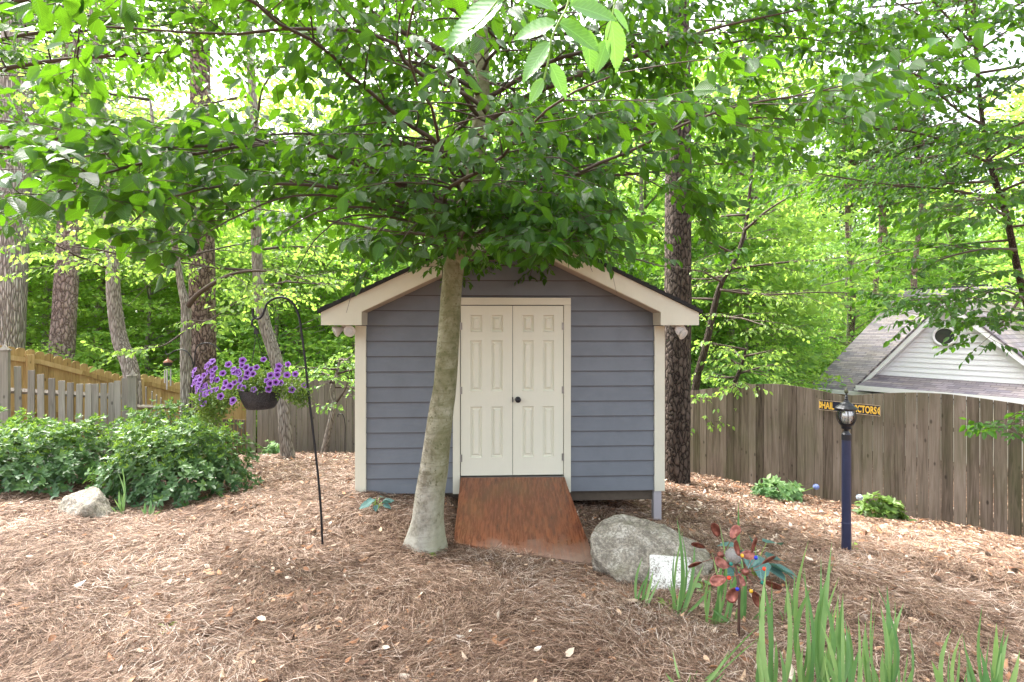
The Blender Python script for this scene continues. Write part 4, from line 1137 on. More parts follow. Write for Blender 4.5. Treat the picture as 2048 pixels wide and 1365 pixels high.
iris(1545, 1410, B((1527, 1160, 13, -12), (1533, 1130, 13, -2), (1570, 1150, 14, 10), (1552, 1280, 12, 5), (1585, 1300, 12, 16), (1600, 1380, 10, 30), (1520, 1180, 8, -15), (1515, 1330, 9, -20)), 'tall iris clump right of the spinner stake at the front edge', Y=2.45)
iris(1635, 1420, B((1618, 1078, 12, -20), (1604, 1140, 10, -28), (1664, 1082, 12, 8), (1668, 1120, 11, 14), (1645, 1180, 12, 0), (1625, 1170, 13, -10), (1678, 1190, 11, 22), (1690, 1240, 12, 30), (1655, 1150, 10, 6), (1596, 1260, 11, -34), (1610, 1220, 9, -24), (1676, 1180, 8, 18), (1642, 1110, 8, -4)), 'tallest and densest iris clump at the bottom of the photo', Y=2.5)
iris(1700, 1440, B((1686, 1185, 10, -12), (1722, 1290, 11, 10), (1640, 1240, 12, -20), (1716, 1220, 8, 8), (1705, 1300, 9, 0), (1645, 1300, 12, -14)), 'iris tuft between the densest clump and the wide right one', Y=2.35)
iris(1775, 1430, B((1774, 1170, 13, -8), (1745, 1185, 11, -20), (1808, 1205, 14, 8), (1815, 1245, 12, 20), (1760, 1210, 13, -10), (1732, 1245, 12, -28), (1790, 1200, 10, 4), (1785, 1290, 13, 4), (1730, 1240, 10, -32), (1798, 1240, 10, 14), (1753, 1170, 8, -14), (1870, 1375, 12, 24), (1765, 1300, 12, -4)), 'broad iris clump right of the densest one', Y=2.45)
iris(1690, 1395, B((1687, 1185, 11, 0), (1697, 1250, 12, 8)), 'pair of upright iris blades left of the broad clump', Y=2.6)
iris(1915, 1440, B((1904, 1255, 10, -8), (1932, 1325, 11, 8), (1862, 1320, 15, -22), (1925, 1265, 8, 2), (1850, 1372, 12, -28)), 'short iris tuft left of the right corner clump', Y=2.4)
iris(1990, 1430, B((1965, 1208, 11, -8), (1993, 1245, 12, 2), (2010, 1252, 10, 8), (2018, 1265, 13, 18), (1924, 1265, 10, -24), (1958, 1290, 10, -16), (2004, 1290, 9, 4), (2040, 1300, 11, 24), (2000, 1340, 11, 6)), 'iris clump at the bottom right corner', Y=2.4)
iris(1375, 1400, B((1395, 1340, 9, 0), (1440, 1335, 8, 4), (1345, 1300, 7, -5), (1460, 1300, 7, 12), (1520, 1250, 6, 20), (1330, 1345, 8, -10)), 'low arching iris leaves at the lower edge left of the spinner stake', Y=2.55)
iris(246, 1030, B((243, 930, 5, -3), (238, 980, 5, -2), (252, 975, 4, 2), (232, 1010, 4, -4)), 'thin bluish iris blades beside the pale rock', None)
iris(293, 1034, B((290, 1002, 6, -2), (300, 998, 6, 3), (310, 1008, 5, 6), (280, 1015, 5, -5)), 'tiny curled iris sprout right of the pale rock', None)

# ------------------------------------------------------------------ azalea bushes
def bush(name, loc, rx, ry, rz_, whorls, label, leaf=.074, mat='leaf_azalea', tip=True, seed=0, cat='bush', stems=16, group=None, zlift=0.0, ncl=5):
    rng = np.random.RandomState(seed + 50)
    root = empty(name, loc, label, cat, group)
    n = whorls
    d = nrm(rng.randn(n, 3)); d[:, 2] = np.abs(d[:, 2]) * 1.0 - .22 * rng.rand(n)
    d = nrm(d)
    lump = 1 + .24 * np.sin(d[:, 0] * 5 + seed) * np.cos(d[:, 1] * 4 + d[:, 2] * 3) + .12 * np.sin(d[:, 0] * 11 + d[:, 2] * 9 + seed * 2) + .08 * np.sin(d[:, 1] * 17 + d[:, 0] * 13)
    rr = lump * (1 - .45 * rng.rand(n) ** 2.2) * (1 + .09 * rng.randn(n) * (rng.rand(n) < .3))
    P = d * np.array([rx, ry, rz_]) * rr[:, None] + np.array([0, 0, rz_ * .28 + zlift])
    k = P[:, 2] > -.05; P, d, rr = P[k], d[k], rr[k]; n = len(P)
    K = 6
    ax_ = nrm(d * .7 + np.array([0, -.1, .55]) + .25 * rng.randn(n, 3))
    u = nrm(np.cross(ax_, rng.randn(n, 3))); v = np.cross(ax_, u)
    th = (np.arange(K)[None] * 2 * np.pi / K + rng.rand(n, 1) * 6.28 + .3 * rng.randn(n, K))
    el = .25 + .35 * rng.rand(n, K)
    D = (np.cos(th)[..., None] * u[:, None] + np.sin(th)[..., None] * v[:, None]) + el[..., None] * ax_[:, None]
    N = np.repeat(ax_[:, None], K, 1) + .25 * rng.randn(n, K, 3)
    Pp = np.repeat(P[:, None], K, 1) + .006 * rng.randn(n, K, 3)
    sz = leaf * (.6 + .6 * rng.rand(n, K))
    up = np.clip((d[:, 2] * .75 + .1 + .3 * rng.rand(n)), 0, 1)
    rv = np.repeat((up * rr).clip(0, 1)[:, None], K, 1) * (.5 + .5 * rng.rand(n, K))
    leaves_mesh('foliage', Pp.reshape(-1, 3), D.reshape(-1, 3), N.reshape(-1, 3), sz.ravel(), M[mat], tpl_mid(.24), root, rv=rv.ravel())
    if tip:
        m_ = (d[:, 2] > .45) & (rng.rand(n) < .7)
        Pt = P[m_]; q = len(Pt); 
        if q:
            Pt = np.repeat(Pt[:, None], ncl, 1) + np.repeat(ax_[m_][:, None], ncl, 1) * .03
            th = rng.rand(q, ncl) * 6.28
            D = np.cos(th)[..., None] * u[m_][:, None] + np.sin(th)[..., None] * v[m_][:, None] + 1.1 * ax_[m_][:, None]
            leaves_mesh('new_shoots', Pt.reshape(-1, 3), D.reshape(-1, 3), rng.randn(q * ncl, 3), leaf * .8 * (.6 + .4 * rng.rand(q * ncl)), M['leaf_tip'], tpl_mid(.2), root)
    g = Geo()
    for i in range(stems):
        a = rng.rand() * 6.28; e = rng.rand() * .8 + .1
        tp = Vector((math.cos(a) * rx * e, math.sin(a) * ry * e, rz_ * (1.0 - e * .35)))
        b_ = Vector((tp.x * .25, tp.y * .25, -.05)); mid = (b_ + tp) / 2 + Vector((rng.randn() * .05, rng.randn() * .05, .02))
        pth = smooth_path([b_, mid, tp], 3); g.tube(pth, [max(.003, .012 * (1 - k / len(pth))) for k in range(len(pth))], 5)
        for q in range(3):
            t0 = pth[rng.randint(2, len(pth))]; g.tube([t0, t0 + Vector((rng.randn() * .12, rng.randn() * .12, .12))], [.004, .002], 4)
    g.build('stem', M['twig'], root)
    return root
def gp(x, y): return (x, y, g1(x, y))
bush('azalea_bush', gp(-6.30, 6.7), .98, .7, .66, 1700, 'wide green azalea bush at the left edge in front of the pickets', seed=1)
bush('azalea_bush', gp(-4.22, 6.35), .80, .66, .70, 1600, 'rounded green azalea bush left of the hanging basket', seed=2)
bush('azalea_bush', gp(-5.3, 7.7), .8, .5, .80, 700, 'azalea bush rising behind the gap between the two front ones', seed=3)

# ------------------------------------------------------------------ small plants
def rosette(name, loc, nleaf, L, mat, label, cat, seed, wd=.35, rise=.6, stem=True, group=None, tplf=tpl_full):
    rng = np.random.RandomState(seed)
    root = empty(name, loc, label, cat, group)
    th = np.arange(nleaf) * 2.4 + rng.rand(nleaf) * .5; r_ = L * (.25 + .5 * rng.rand(nleaf)); hgt = L * rise * (.5 + rng.rand(nleaf))
    P = np.stack([np.cos(th) * r_, np.sin(th) * r_, hgt], -1)
    D = np.stack([np.cos(th), np.sin(th), .1 - .5 * rng.rand(nleaf)], -1)
    leaves_mesh('leaves', P, D, np.array([0, 0, 1.]) + .35 * rng.randn(nleaf, 3), L * (.7 + .4 * rng.rand(nleaf)), M[mat], tplf(wd), root, smooth=True)
    g = Geo()
    for p in P: g.tube([(0, 0, -.03), (p[0] * .5, p[1] * .5, p[2] * .75), tuple(p)], [.004, .003, .0025], 4)
    g.build('stem', M['leaf_tip'], root)
    return root
def gpx(px, py):
    Y = ray_ground(px, py); p = at(px, py, Y); return (p.x, p.y, g1(p.x, p.y))
rosette('hosta', gpx(752, 1022), 9, .13, 'leaf_hosta', 'blue green hosta at the left foot of the shed', 'hosta', 3, .34, .8)
rosette('hosta', gpx(1512, 1165), 13, .21, 'leaf_hosta', 'large blue green hosta behind the copper spinner', 'hosta', 8, .36, .9)
rosette('seedling', gpx(858, 1112), 6, .065, 'leaf_tip', 'bright green five leaved seedling at the foot of the leaning trunk', 'seedling', 4, .25, .3)
rosette('seedling', gpx(1340, 1218), 8, .075, 'leaf_tip', 'five leaved creeper seedling below the white slab', 'seedling', 5, .25, .4)
rosette('seedling', gpx(1408, 1190), 16, .075, 'leaf_iris', 'leafy green seedling between the white slab and the spinner', 'seedling', 6, .35, .6)
rosette('seedling', gpx(335, 1262), 4, .07, 'leaf_tip', 'pale green sprout in the open straw at lower left', 'seedling', 7, .2, .3)
rosette('seedling', gpx(272, 1172), 3, .05, 'leaf_tip', 'tiny green sprout in the straw left of the centre', 'seedling', 17, .2, .3)
rosette('seedling', gpx(1712, 1135), 3, .05, 'leaf_tip', 'tiny light sprout in the mulch below the lamp post', 'seedling', 9, .35, .4)
rosette('seedling', gpx(1563, 1268), 6, .11, 'leaf_iris', 'soft broad leaved plant among the iris right of the spinner', 'seedling', 19, .35, .5)
rosette('seedling', gpx(1706, 1098), 4, .05, 'leaf_tip', 'small green sprout touching the foot of the lamp post', 'seedling', 29, .35, .6)
rosette('seedling', gpx(799, 975), 4, .05, 'leaf_tip', 'light green sprout under the shed wall right of the small hosta', 'seedling', 39, .3, .8)
bush('fern', gpx(548, 912), .22, .2, .2, 90, 'small light green fern left of the leaning tree base', leaf=.07, mat='leaf_iris', tip=False, seed=31, cat='fern', stems=4)
hy1 = bush('hydrangea', gpx(1558, 1000), .36, .26, .24, 100, 'green hydrangea with a blue bloom against the brown fence', leaf=.12, mat='leaf_iris', tip=False, seed=12, cat='hydrangea', stems=8)
hy2 = bush('hydrangea', gpx(1762, 1040), .28, .22, .24, 85, 'green hydrangea with a pale bloom right of the lamp post', leaf=.11, mat='leaf_basket', tip=False, seed=13, cat='hydrangea', stems=8)
def bloom(root, p, r_, col):
    rng = np.random.RandomState(3); n = 130; d = nrm(rng.randn(n, 3))
    m_ = simple('hydrangea_petal', col, .6, bstr=0)
    off = p - root.location
    leaves_mesh('bloom', d * r_ * .8 + np.array(off), np.cross(d, rng.randn(n, 3)), d, np.full(n, r_ * .6), m_, tpl_mid(.45), root)
    g = Geo(); g.tube([(off.x * .4, off.y * .4, .1), tuple(off)], .005, 4); g.build('bloom_stem', M['leaf_tip'], root)
bloom(hy1, at(1632, 974, hy1.location.y - .15), .05, (.30, .38, .72))
bloom(hy2, at(1719, 995, hy2.location.y - .15), .045, (.55, .62, .68))

# pine cones
cone_m = simple('cone_scale', (.17, .115, .08), .85, var=.4)
def cone_mesh():
    P, D, N, S = [], [], [], []
    for i in range(70):
        t = i / 69; a = i * 2.39996; r_ = .021 * math.sin(math.pi * (.12 + .8 * t)) ** .7
        P.append((math.cos(a) * r_ * .3, math.sin(a) * r_ * .3, -.03 + t * .07)); D.append((math.cos(a), math.sin(a), .35 + t * 1.2)); N.append((-math.cos(a) * .4, -math.sin(a) * .4, 1)); S.append(r_ * 1.15 + .004)
    return leaves_mesh('pine_cone', P, D, N, S, cone_m, tpl_low(.42), rv=np.random.rand(70))
cpos = [(449, 1067), (586, 1025), (20, 1212), (1255, 1162), (1510, 1130), (1563, 1085), (1520, 1092), (1630, 1110), (1586, 1110), (1760, 1065), (1800, 1065), (1828, 1088), (1834, 1128), (1870, 1088), (1903, 1118), (1912, 1128), (1915, 1137), (1925, 1146), (1960, 1108), (1978, 1118), (1992, 1105), (2008, 1110), (1870, 1165), (1878, 1170), (1710, 1252), (1722, 1256), (1990, 1192), (2000, 1196), (1730, 1165), (1600, 1060), (1540, 1060), (1650, 1075), (1480, 1050), (1740, 1020), (1850, 1060), (610, 950), (1950, 1170), (2035, 1150), (1900, 1220), (1815, 1232), (1660, 1060), (1455, 1010)]
cm_ = None
special = {0: 'lone dark pine cone in the straw left of the hook pole', 1: 'pine cone between the hook pole and the azalea bush', 2: 'pine cone at the far left edge of the straw', 3: 'pine cone wedged between the ramp corner and the boulder'}
for i, (px, py) in enumerate(cpos):
    o = cone_mesh() if cm_ is None else cm_.copy()
    if cm_ is None: cm_ = o
    else: COL.objects.link(o)
    x, y, z = gpx(px, py); s = rnd.uniform(.6, .95)
    o.location = (x, y, z + .035 * s); o.scale = (s, s, s); o.rotation_euler = (rnd.uniform(1.1, 1.9), rnd.uniform(-.3, .3), rnd.uniform(0, 6.28))
    if i in special: tag(o, special[i], 'pine cone')
    else:
        row = 'high on the slope' if py < 1078 else ('midway down the slope' if py < 1140 else 'low on the slope')
        side_ = 'left of the lamp post' if px < 1670 else ('just right of the lamp post' if px < 1780 else ('well right of the lamp post' if px < 1890 else ('towards the right edge' if px < 1960 else 'at the right edge')))
        if px < 1200: row, side_ = 'in the straw', 'behind the hook pole near the shed corner'
        tag(o, 'brown pine cone %s, %s' % (row, side_), 'pine cone', 'pine cones on the mulch')

# ------------------------------------------------------------------ trees
def trunk_tube(P, radii, sides=18, sub=5, wob=.0):
    sp_ = smooth_path(P, sub); n = len(sp_)
    r_ = np.interp(np.linspace(0, 1, n), np.linspace(0, 1, len(radii)), radii)
    return sp_, list(r_), sides

class Spray:
    """limbs, twigs and leaves of a crown grown from given limbs"""
    def __init__(s, seed): s.rng = np.random.RandomState(seed); s.g = Geo(); s.P = []; s.D = []; s.N = []; s.S = []; s.ok = None
    def limb(s, p0, az, el, L, r0, droop=.18, step=.22, sec=.28, seclen=1.1, twig=.13, leafgap=.055, lsize=.09, start=.15, path=None, sides=6, wig=.10):
        rng = s.rng
        if path is None:
            n = max(3, int(L / step)); p = np.array(p0, float); pts = [p.copy()]; a = az; e = el
            for i in range(n):
                a += rng.randn() * wig; e += -droop * step / 1.0 * .5 + rng.randn() * .05
                p = p + step * np.array([math.sin(a) * math.cos(e), math.cos(a) * math.cos(e), math.sin(e)]); pts.append(p.copy())
        else:
            pts = [np.array(q, float) for q in smooth_path(path, 5)]
            L = sum(np.linalg.norm(b - a) for a, b in zip(pts[:-1], pts[1:])); n = len(pts) - 1; step = L / n
        rad = [r0 * (1 - .88 * (i / len(pts)) ** .8) for i in range(len(pts))]
        s.g.tube([Vector(q) for q in pts], rad, sides)
        side = 1; t = max(start * L, .12)
        while t < L:
            i = min(int(t / step), n - 1); f = t / step - i
            q = pts[i] * (1 - f) + pts[min(i + 1, n)] * f; dr = nrm(pts[min(i + 1, n)] - pts[i])
            ln = seclen * (1 - .65 * t / L) * (.6 + .6 * rng.rand())
            s.second(q, dr, side, ln, rad[i] * .5, twig, leafgap, lsize)
            side = -side; t += sec * (.6 + .8 * rng.rand())
        s.twig(pts[-1], nrm(pts[-1] - pts[-2]), .3, leafgap, lsize)
    def second(s, q, dr, side, ln, r_, twig, leafgap, lsize):
        rng = s.rng
        a = math.atan2(dr[0], dr[1]) + side * (.75 + .35 * rng.randn() * .6); e = .10 + .18 * rng.randn()
        stp = .11; n = max(2, int(ln / stp)); p = np.array(q); pts = [p]
        sd = 1
        for i in range(n):
            a += rng.randn() * .09; e -= .035 + .03 * rng.randn()
            v = np.array([math.sin(a) * math.cos(e), math.cos(a) * math.cos(e), math.sin(e)])
            p = p + stp * v; pts.append(p)
            if i >= 1 or n < 4:
                s.twig(p, np.array([math.sin(a + sd * .8), math.cos(a + sd * .8), e * .7 - .12 + .12 * rng.randn()]), twig * (1 + 1.2 * rng.rand()) * (1.3 - .6 * i / n), leafgap, lsize); sd = -sd
        if s.ok is None or s.ok(pts[-1]): s.g.tube([Vector(x) for x in pts[::2] + ([pts[-1]] if len(pts) % 2 == 0 else [])], [max(.0025, min(r_, .010) * (1 - k / (len(pts) / 2 + 1))) for k in range(len(pts[::2]) + (1 if len(pts) % 2 == 0 else 0))], 4)
        s.twig(pts[-1], nrm(pts[-1] - pts[-2]), twig * 1.6, leafgap, lsize)
    def twig(s, q, dr, ln, gap, lsize):
        rng = s.rng; dr = nrm(np.array(dr, float)); n = max(2, int(ln / gap))
        if s.ok is not None and not s.ok(q): return
        e = q + dr * ln + np.array([0, 0, -.10 * ln])
        s.g.tube([Vector(q), Vector((q + e) / 2 + np.array([0, 0, .03 * ln])), Vector(e)], [.0025, .002, .0012], 3, cap=False)
        hz = nrm(np.cross(dr, [0, 0, 1.0]))
        for i in range(n + 1):
            t = (i + .4) / (n + .4); p = q + (e - q) * t
            sg = 1 if i % 2 else -1
            if i == n: sg = 0
            d = dr * .65 + hz * sg * .75 + np.array([0, 0, -.35 - .75 * rng.rand() ** 1.3]) + .28 * rng.randn(3)
            s.P.append(p); s.D.append(d); s.N.append(np.array([0, -.1, .8]) + .62 * rng.randn(3)); s.S.append(lsize * (.5 + .75 * rng.rand()))
    def build(s, root, leaf, twigmat, tpl, rv=None, name='crown', smooth=False, extra=None):
        P = np.array(s.P); D = np.array(s.D); N = np.array(s.N); S = np.array(s.S)
        if s.ok is not None:
            k = np.array([bool(s.ok(p)) for p in P]); P, D, N, S = P[k], D[k], N[k], S[k]
        s.g.build('branches', twigmat, root, smooth=True)
        r_ = s.rng.rand(len(P)) ** 1.2
        o = leaves_mesh(name, P, D, N, S, leaf, tpl, root, rv=r_, smooth=smooth)
        return len(P)

def beech_bark():
    m, nt, b, o = new_mat('smooth_bark')
    v = coords(nt); f = noise_n(nt, v, 4.5, 8, .68, .5); sp = noise_n(nt, coords(nt, (1, 1, .7)), 30, 8, .78); band = noise_n(nt, coords(nt, (2.2, 2.2, 16)), 1.4, 5, .65, .6)
    c = ramp(nt, f, [(.30, (.07, .058, .036)), (.45, (.22, .195, .145)), (.58, (.36, .335, .27)), (.72, (.56, .53, .47))])
    c = mixc(nt, ramp(nt, sp, [(.38, (.9,) * 3), (.47, (0, 0, 0))]), c, (.04, .033, .022))
    c = mixc(nt, ramp(nt, band, [(.50, (0, 0, 0)), (.66, (.6,) * 3)]), c, (.09, .075, .045))
    tc = nd(nt, 'ShaderNodeTexCoord'); sx_ = nd(nt, 'ShaderNodeSeparateXYZ'); nt.links.new(tc.outputs['Object'], sx_.inputs[0])
    # pale lichen near the foot, green algae on the right flank
    lf = mathn(nt, 'ADD', mathn(nt, 'MULTIPLY', sx_.outputs[2], -.55), mathn(nt, 'MULTIPLY', noise_n(nt, v, 6, 6, .7), 1.3))
    c = mixc(nt, mathn(nt, 'MULTIPLY', ramp(nt, lf, [(.30, (0, 0, 0)), (.55, (1, 1, 1))]), .6), c, (.52, .50, .43))
    gf = mathn(nt, 'ADD', mathn(nt, 'MULTIPLY', sx_.outputs[0], 3.0), mathn(nt, 'MULTIPLY', noise_n(nt, v, 3, 5), .9))
    c = mixc(nt, mathn(nt, 'MULTIPLY', ramp(nt, gf, [(.5, (0, 0, 0)), (.95, (1, 1, 1))]), .45), c, (.20, .22, .09))
    nt.links.new(c, b.inputs['Base Color']); b.inputs['Roughness'].default_value = .85; b.inputs['Specular IOR Level'].default_value = .15
    bump(nt, b, mathn(nt, 'ADD', mathn(nt, 'MULTIPLY', sp, .5), mathn(nt, 'MULTIPLY', band, .6)), .9, .02)
    return m
M['bark_beech'] = beech_bark()

# --- the big leaning beech in front of the shed
YB = 4.7
tb = at(849, 1094, YB); tb.z = g1(tb.x, tb.y)
beech = empty('beech_tree', tb, 'large smooth barked tree leaning in front of the shed, its leaves filling the top', 'tree')
cl = [(848, 1125), (850, 1092), (856, 1040), (861, 985), (869, 934), (881, 830), (890, 770), (897, 674), (908, 530), (935, 395), (961, 250), (963, 100), (957, -100), (965, -400)]
rp_ = [.18, .165, .143, .134, .130, .114, .102, .098, .094, .088, .080, .070, .056, .03]
P_ = [at(x, y, YB + (0 if y > 500 else (500 - y) * .0006)) - tb for x, y in cl]
g = Geo(); sp_ = smooth_path(P_, 6); rr = np.interp(np.linspace(0, len(cl) - 1, len(sp_)), range(len(cl)), rp_)
g.tube(sp_, list(rr), 28, wob=.07)
for i_, v_ in enumerate(g.v):      # root flare: lobes that widen towards the mulch
    if v_[2] < .34:
        t_ = max(0.0, 1 - (v_[2] + .05) / .39) ** 1.7; th_ = math.atan2(v_[1], v_[0])
        f_ = 1 + t_ * (.16 + .26 * max(0, math.cos(2.5 * th_ + .6)) ** 2 + .10 * math.cos(7 * th_))
        g.v[i_] = (v_[0] * f_, v_[1] * f_, v_[2])
g.build('trunk', M['bark_beech'], beech, smooth=True)
S = Spray(3)
tbn = np.array(tb); camp = np.array([0, 0, CZ])
def ok_beech(p):
    q = p + tbn
    dx = q - camp; dist = np.linalg.norm(dx)
    if dist < 1.25: return False
    if q[1] < -1.5: return False
    h = q[2] - CZ
    # open windows between the sprays, and a bare inner crown round the stem
    if mnoise.noise(Vector((q[0] * 1.15 + 3.0, q[1] * 1.15, q[2] * 1.9 + 1.0))) < (-.17 if h < 1.5 else -.45): return False
    if 1.15 < h < 2.4 and abs(q[0] - (-.62 + .17 * h)) < .17 and q[1] > 2.8: return False
    if 2.2 < q[1] < 4.3 and -.95 < q[0] < .75 and h > .22: return True
    if q[0] < -1.1 and 1.9 < q[1] < 4.2 and h > .30 + .25 * max(0, mnoise.noise(Vector((q[0] * 2.2, q[1] * 2.2, 9.0))) * 2): return True
    if q[0] > .6 and 2.6 < q[1] < 5.4 and h > .40 + .05 * q[0]: return True
    lim = .50 + .10 * max(0, q[0] - .8) + (.18 if abs(q[0] + .2) > 1.6 else 0) - (.13 if abs(q[0] + .25) < .9 and q[1] > 3 else 0)
    if q[1] < 2.6: lim = max(lim, .20 * q[1] + .10)
    lim += .26 * mnoise.noise(Vector((q[0] * 1.7, q[1] * 1.7, 4.0))) 
    return h > lim
S.ok = ok_beech
def trunk_at(z):   # point of the trunk at height z above camera
    zs = [p.z + tb.z - CZ for p in P_]; 
    return Vector((np.interp(z, zs, [p.x for p in P_]), np.interp(z, zs, [p.y for p in P_]), z + CZ - tb.z))
rng = np.random.RandomState(5)
z = .62; i = 0
while z < 4.9:
    az = i * 2.39996 + .4
    low = z < 2.2
    L = (4.0 if low else 4.0 - .55 * (z - 2.2)) * rng.uniform(.8, 1.08)
    # limbs pointing straight at the camera side stay shorter
    toward = math.cos(az - math.pi)     # 1 when the limb points to the camera
    if toward > .6: L *= .86
    p0 = trunk_at(z)
    S.limb(tuple(p0), az, rng.uniform(.05, .38), L, .024 if low else .02, droop=.17, sec=.15, seclen=1.25, twig=.15, leafgap=.042, lsize=.098, start=.06, wig=.2)
    z += .075 if z < 1.6 else (.095 if z < 2.4 else .15); i += 1
# the two thick limbs one sees
S.limb(None, 0, 0, 0, .045, path=[trunk_at(2.2), at(920, 130, 4.5) - tb, at(850, 85, 4.2) - tb, at(770, 45, 3.9) - tb, at(715, -10, 3.6) - tb, at(650, -120, 3.3) - tb], sec=.25, start=.35, sides=9)
S.limb(None, 0, 0, 0, .035, path=[trunk_at(1.9), at(1060, 190, 4.6) - tb, at(1250, 120, 4.4) - tb, at(1420, 60, 4.2) - tb, at(1600, 20, 4.0) - tb], sec=.22, start=.3, sides=8)
S.limb(None, 0, 0, 0, .030, path=[trunk_at(1.05), at(800, 370, 4.3) - tb, at(640, 290, 3.9) - tb, at(470, 290, 3.5) - tb, at(280, 300, 3.2) - tb, at(120, 320, 3.0) - tb], sec=.2, start=.25, sides=8)
S.limb(None, 0, 0, 0, .025, path=[trunk_at(.95), at(1060, 360, 4.9) - tb, at(1250, 350, 5.1) - tb, at(1420, 330, 5.2) - tb, at(1600, 310, 5.2) - tb], sec=.22, start=.25, sides=7)
S.limb(None, 0, 0, 0, .020, path=[trunk_at(.80), at(850, 420, 4.5) - tb, at(790, 430, 4.2) - tb, at(700, 440, 3.9) - tb], sec=.15, start=.2, seclen=.55, sides=7, leafgap=.045)
S.limb(None, 0, 0, 0, .020, path=[trunk_at(.84), at(990, 430, 4.3) - tb, at(1070, 440, 3.9) - tb, at(1150, 455, 3.6) - tb], sec=.15, start=.2, seclen=.5, sides=7, leafgap=.045)
# sprays that hang lower in front of the gable and out to the left
for path_, r0_ in (([trunk_at(.72), at(860, 440, 4.2) - tb, at(825, 455, 3.7) - tb, at(800, 490, 3.3) - tb], .014), ([trunk_at(.74), at(1000, 440, 4.2) - tb, at(1050, 460, 3.7) - tb, at(1080, 500, 3.35) - tb], .014),
                   ([trunk_at(.8), at(1060, 430, 4.0) - tb, at(1130, 450, 3.5) - tb, at(1160, 490, 3.2) - tb], .013), ([trunk_at(.9), at(770, 420, 3.9) - tb, at(650, 420, 3.4) - tb, at(560, 470, 3.1) - tb], .015),
                   ([trunk_at(1.0), at(700, 380, 3.8) - tb, at(480, 370, 3.2) - tb, at(330, 400, 2.8) - tb, at(260, 450, 2.6) - tb], .018), ([trunk_at(1.1), at(620, 300, 3.7) - tb, at(380, 310, 3.1) - tb, at(170, 360, 2.7) - tb, at(60, 420, 2.5) - tb], .018),
                   ([trunk_at(.70), at(920, 460, 4.2) - tb, at(940, 470, 3.8) - tb, at(960, 500, 3.5) - tb], .012), ([trunk_at(1.0), at(640, 390, 3.7) - tb, at(460, 440, 3.2) - tb, at(340, 530, 2.9) - tb], .013),
                   ([trunk_at(.9), at(730, 430, 3.9) - tb, at(640, 470, 3.6) - tb, at(590, 550, 3.4) - tb], .012), ([trunk_at(.8), at(800, 440, 4.0) - tb, at(740, 490, 3.7) - tb, at(715, 550, 3.5) - tb], .011), 
                   ([trunk_at(.95), at(1120, 400, 4.4) - tb, at(1190, 440, 4.2) - tb, at(1215, 510, 4.1) - tb], .012), ([trunk_at(1.2), at(1200, 340, 4.6) - tb, at(1330, 380, 4.6) - tb, at(1400, 450, 4.6) - tb], .012), 
                   ([trunk_at(1.2), at(1180, 330, 4.3) - tb, at(1290, 340, 4.1) - tb, at(1360, 380, 4.0) - tb], .014)):
    S.limb(None, 0, 0, 0, r0_, path=path_, sec=.12, start=.3, seclen=.42, twig=.14, sides=6, leafgap=.045, lsize=.112)
# drooping sprays round the fork
for q in range(16):
    S.limb(tuple(trunk_at(.62 + .05 * q)), q * 2.4 + 1.0, .1, 1.0, .012, droop=.5, sec=.16, seclen=.5, leafgap=.045)
nb = S.build(beech, M['leaf_near'], M['twig'], tpl_full(.29), smooth=False)
print('beech leaves', nb)
# near sprig hanging at the top of the view, with toothed leaves
S2 = {'P': [], 'D': [], 'N': [], 'S': []}
YN = 1.12
def sprig(stem, leaves, r_=.0022, Y=YN):
    gg.tube(smooth_path([at(x, y, Y + dy) - tb for x, y, dy in stem]), r_, 6)
    for bx, by, tx, ty, dy, nx in leaves:
        b_ = at(bx, by, Y + dy) - tb; t_ = at(tx, ty, Y + dy + .02) - tb
        S2['P'].append(b_); S2['D'].append(t_ - b_); S2['S'].append((t_ - b_).length); S2['N'].append(Vector((nx, -1.0, .45)))
gg = Geo()
def flush():
    global gg
    gg.build('near_twig', M['leaf_tip'], beech, smooth=True); gg = Geo()
sprig([(1150, -60, .0), (1135, 10, 0), (1115, 50, 0), (1101, 85, 0), (1097, 120, 0), (1088, 160, 0)],
      [(1138, 12, 1240, 30, .01, .1), (1112, 48, 1024, 70, 0, -.5), (1115, 45, 1206, 95, .0, .3), (1100, 85, 1040, 160, -.01, -.5), (1100, 128, 1137, 195, 0, .3), (1088, 158, 1056, 206, 0, -.2), (1140, 5, 1210, -20, .05, 0), (1172, 60, 1188, 142, .06, .4)])
flush()
sprig([(1040, -60, .0), (1000, -5, 0), (960, 45, 0), (935, 62, 0)], [(1010, 0, 880, 85, 0, -.6), (950, 52, 905, 90, .02, -.4), (1000, -10, 930, 40, .05, -.3), (1020, -20, 1120, 10, .03, .5)], Y=1.25)
flush()
sprig([(1240, -60, .0), (1225, 30, 0), (1215, 80, 0)], [(1222, 40, 1240, 140, .02, .4), (1225, 20, 1262, 60, .04, .5), (1215, 80, 1190, 145, .03, -.2)], Y=1.5)
flush()
M['leaf_sprig'] = leaf_mat('sprig_leaf', (.09, .25, .06), (.15, .34, .09), (.24, .52, .05), tfac=.40, bs=.08)
leaves_mesh('near_leaves', [tuple(p) for p in S2['P']], [tuple(p) for p in S2['D']], [tuple(p) for p in S2['N']], S2['S'], M['leaf_sprig'], tpl_serrate(.29, 21), beech, smooth=True)

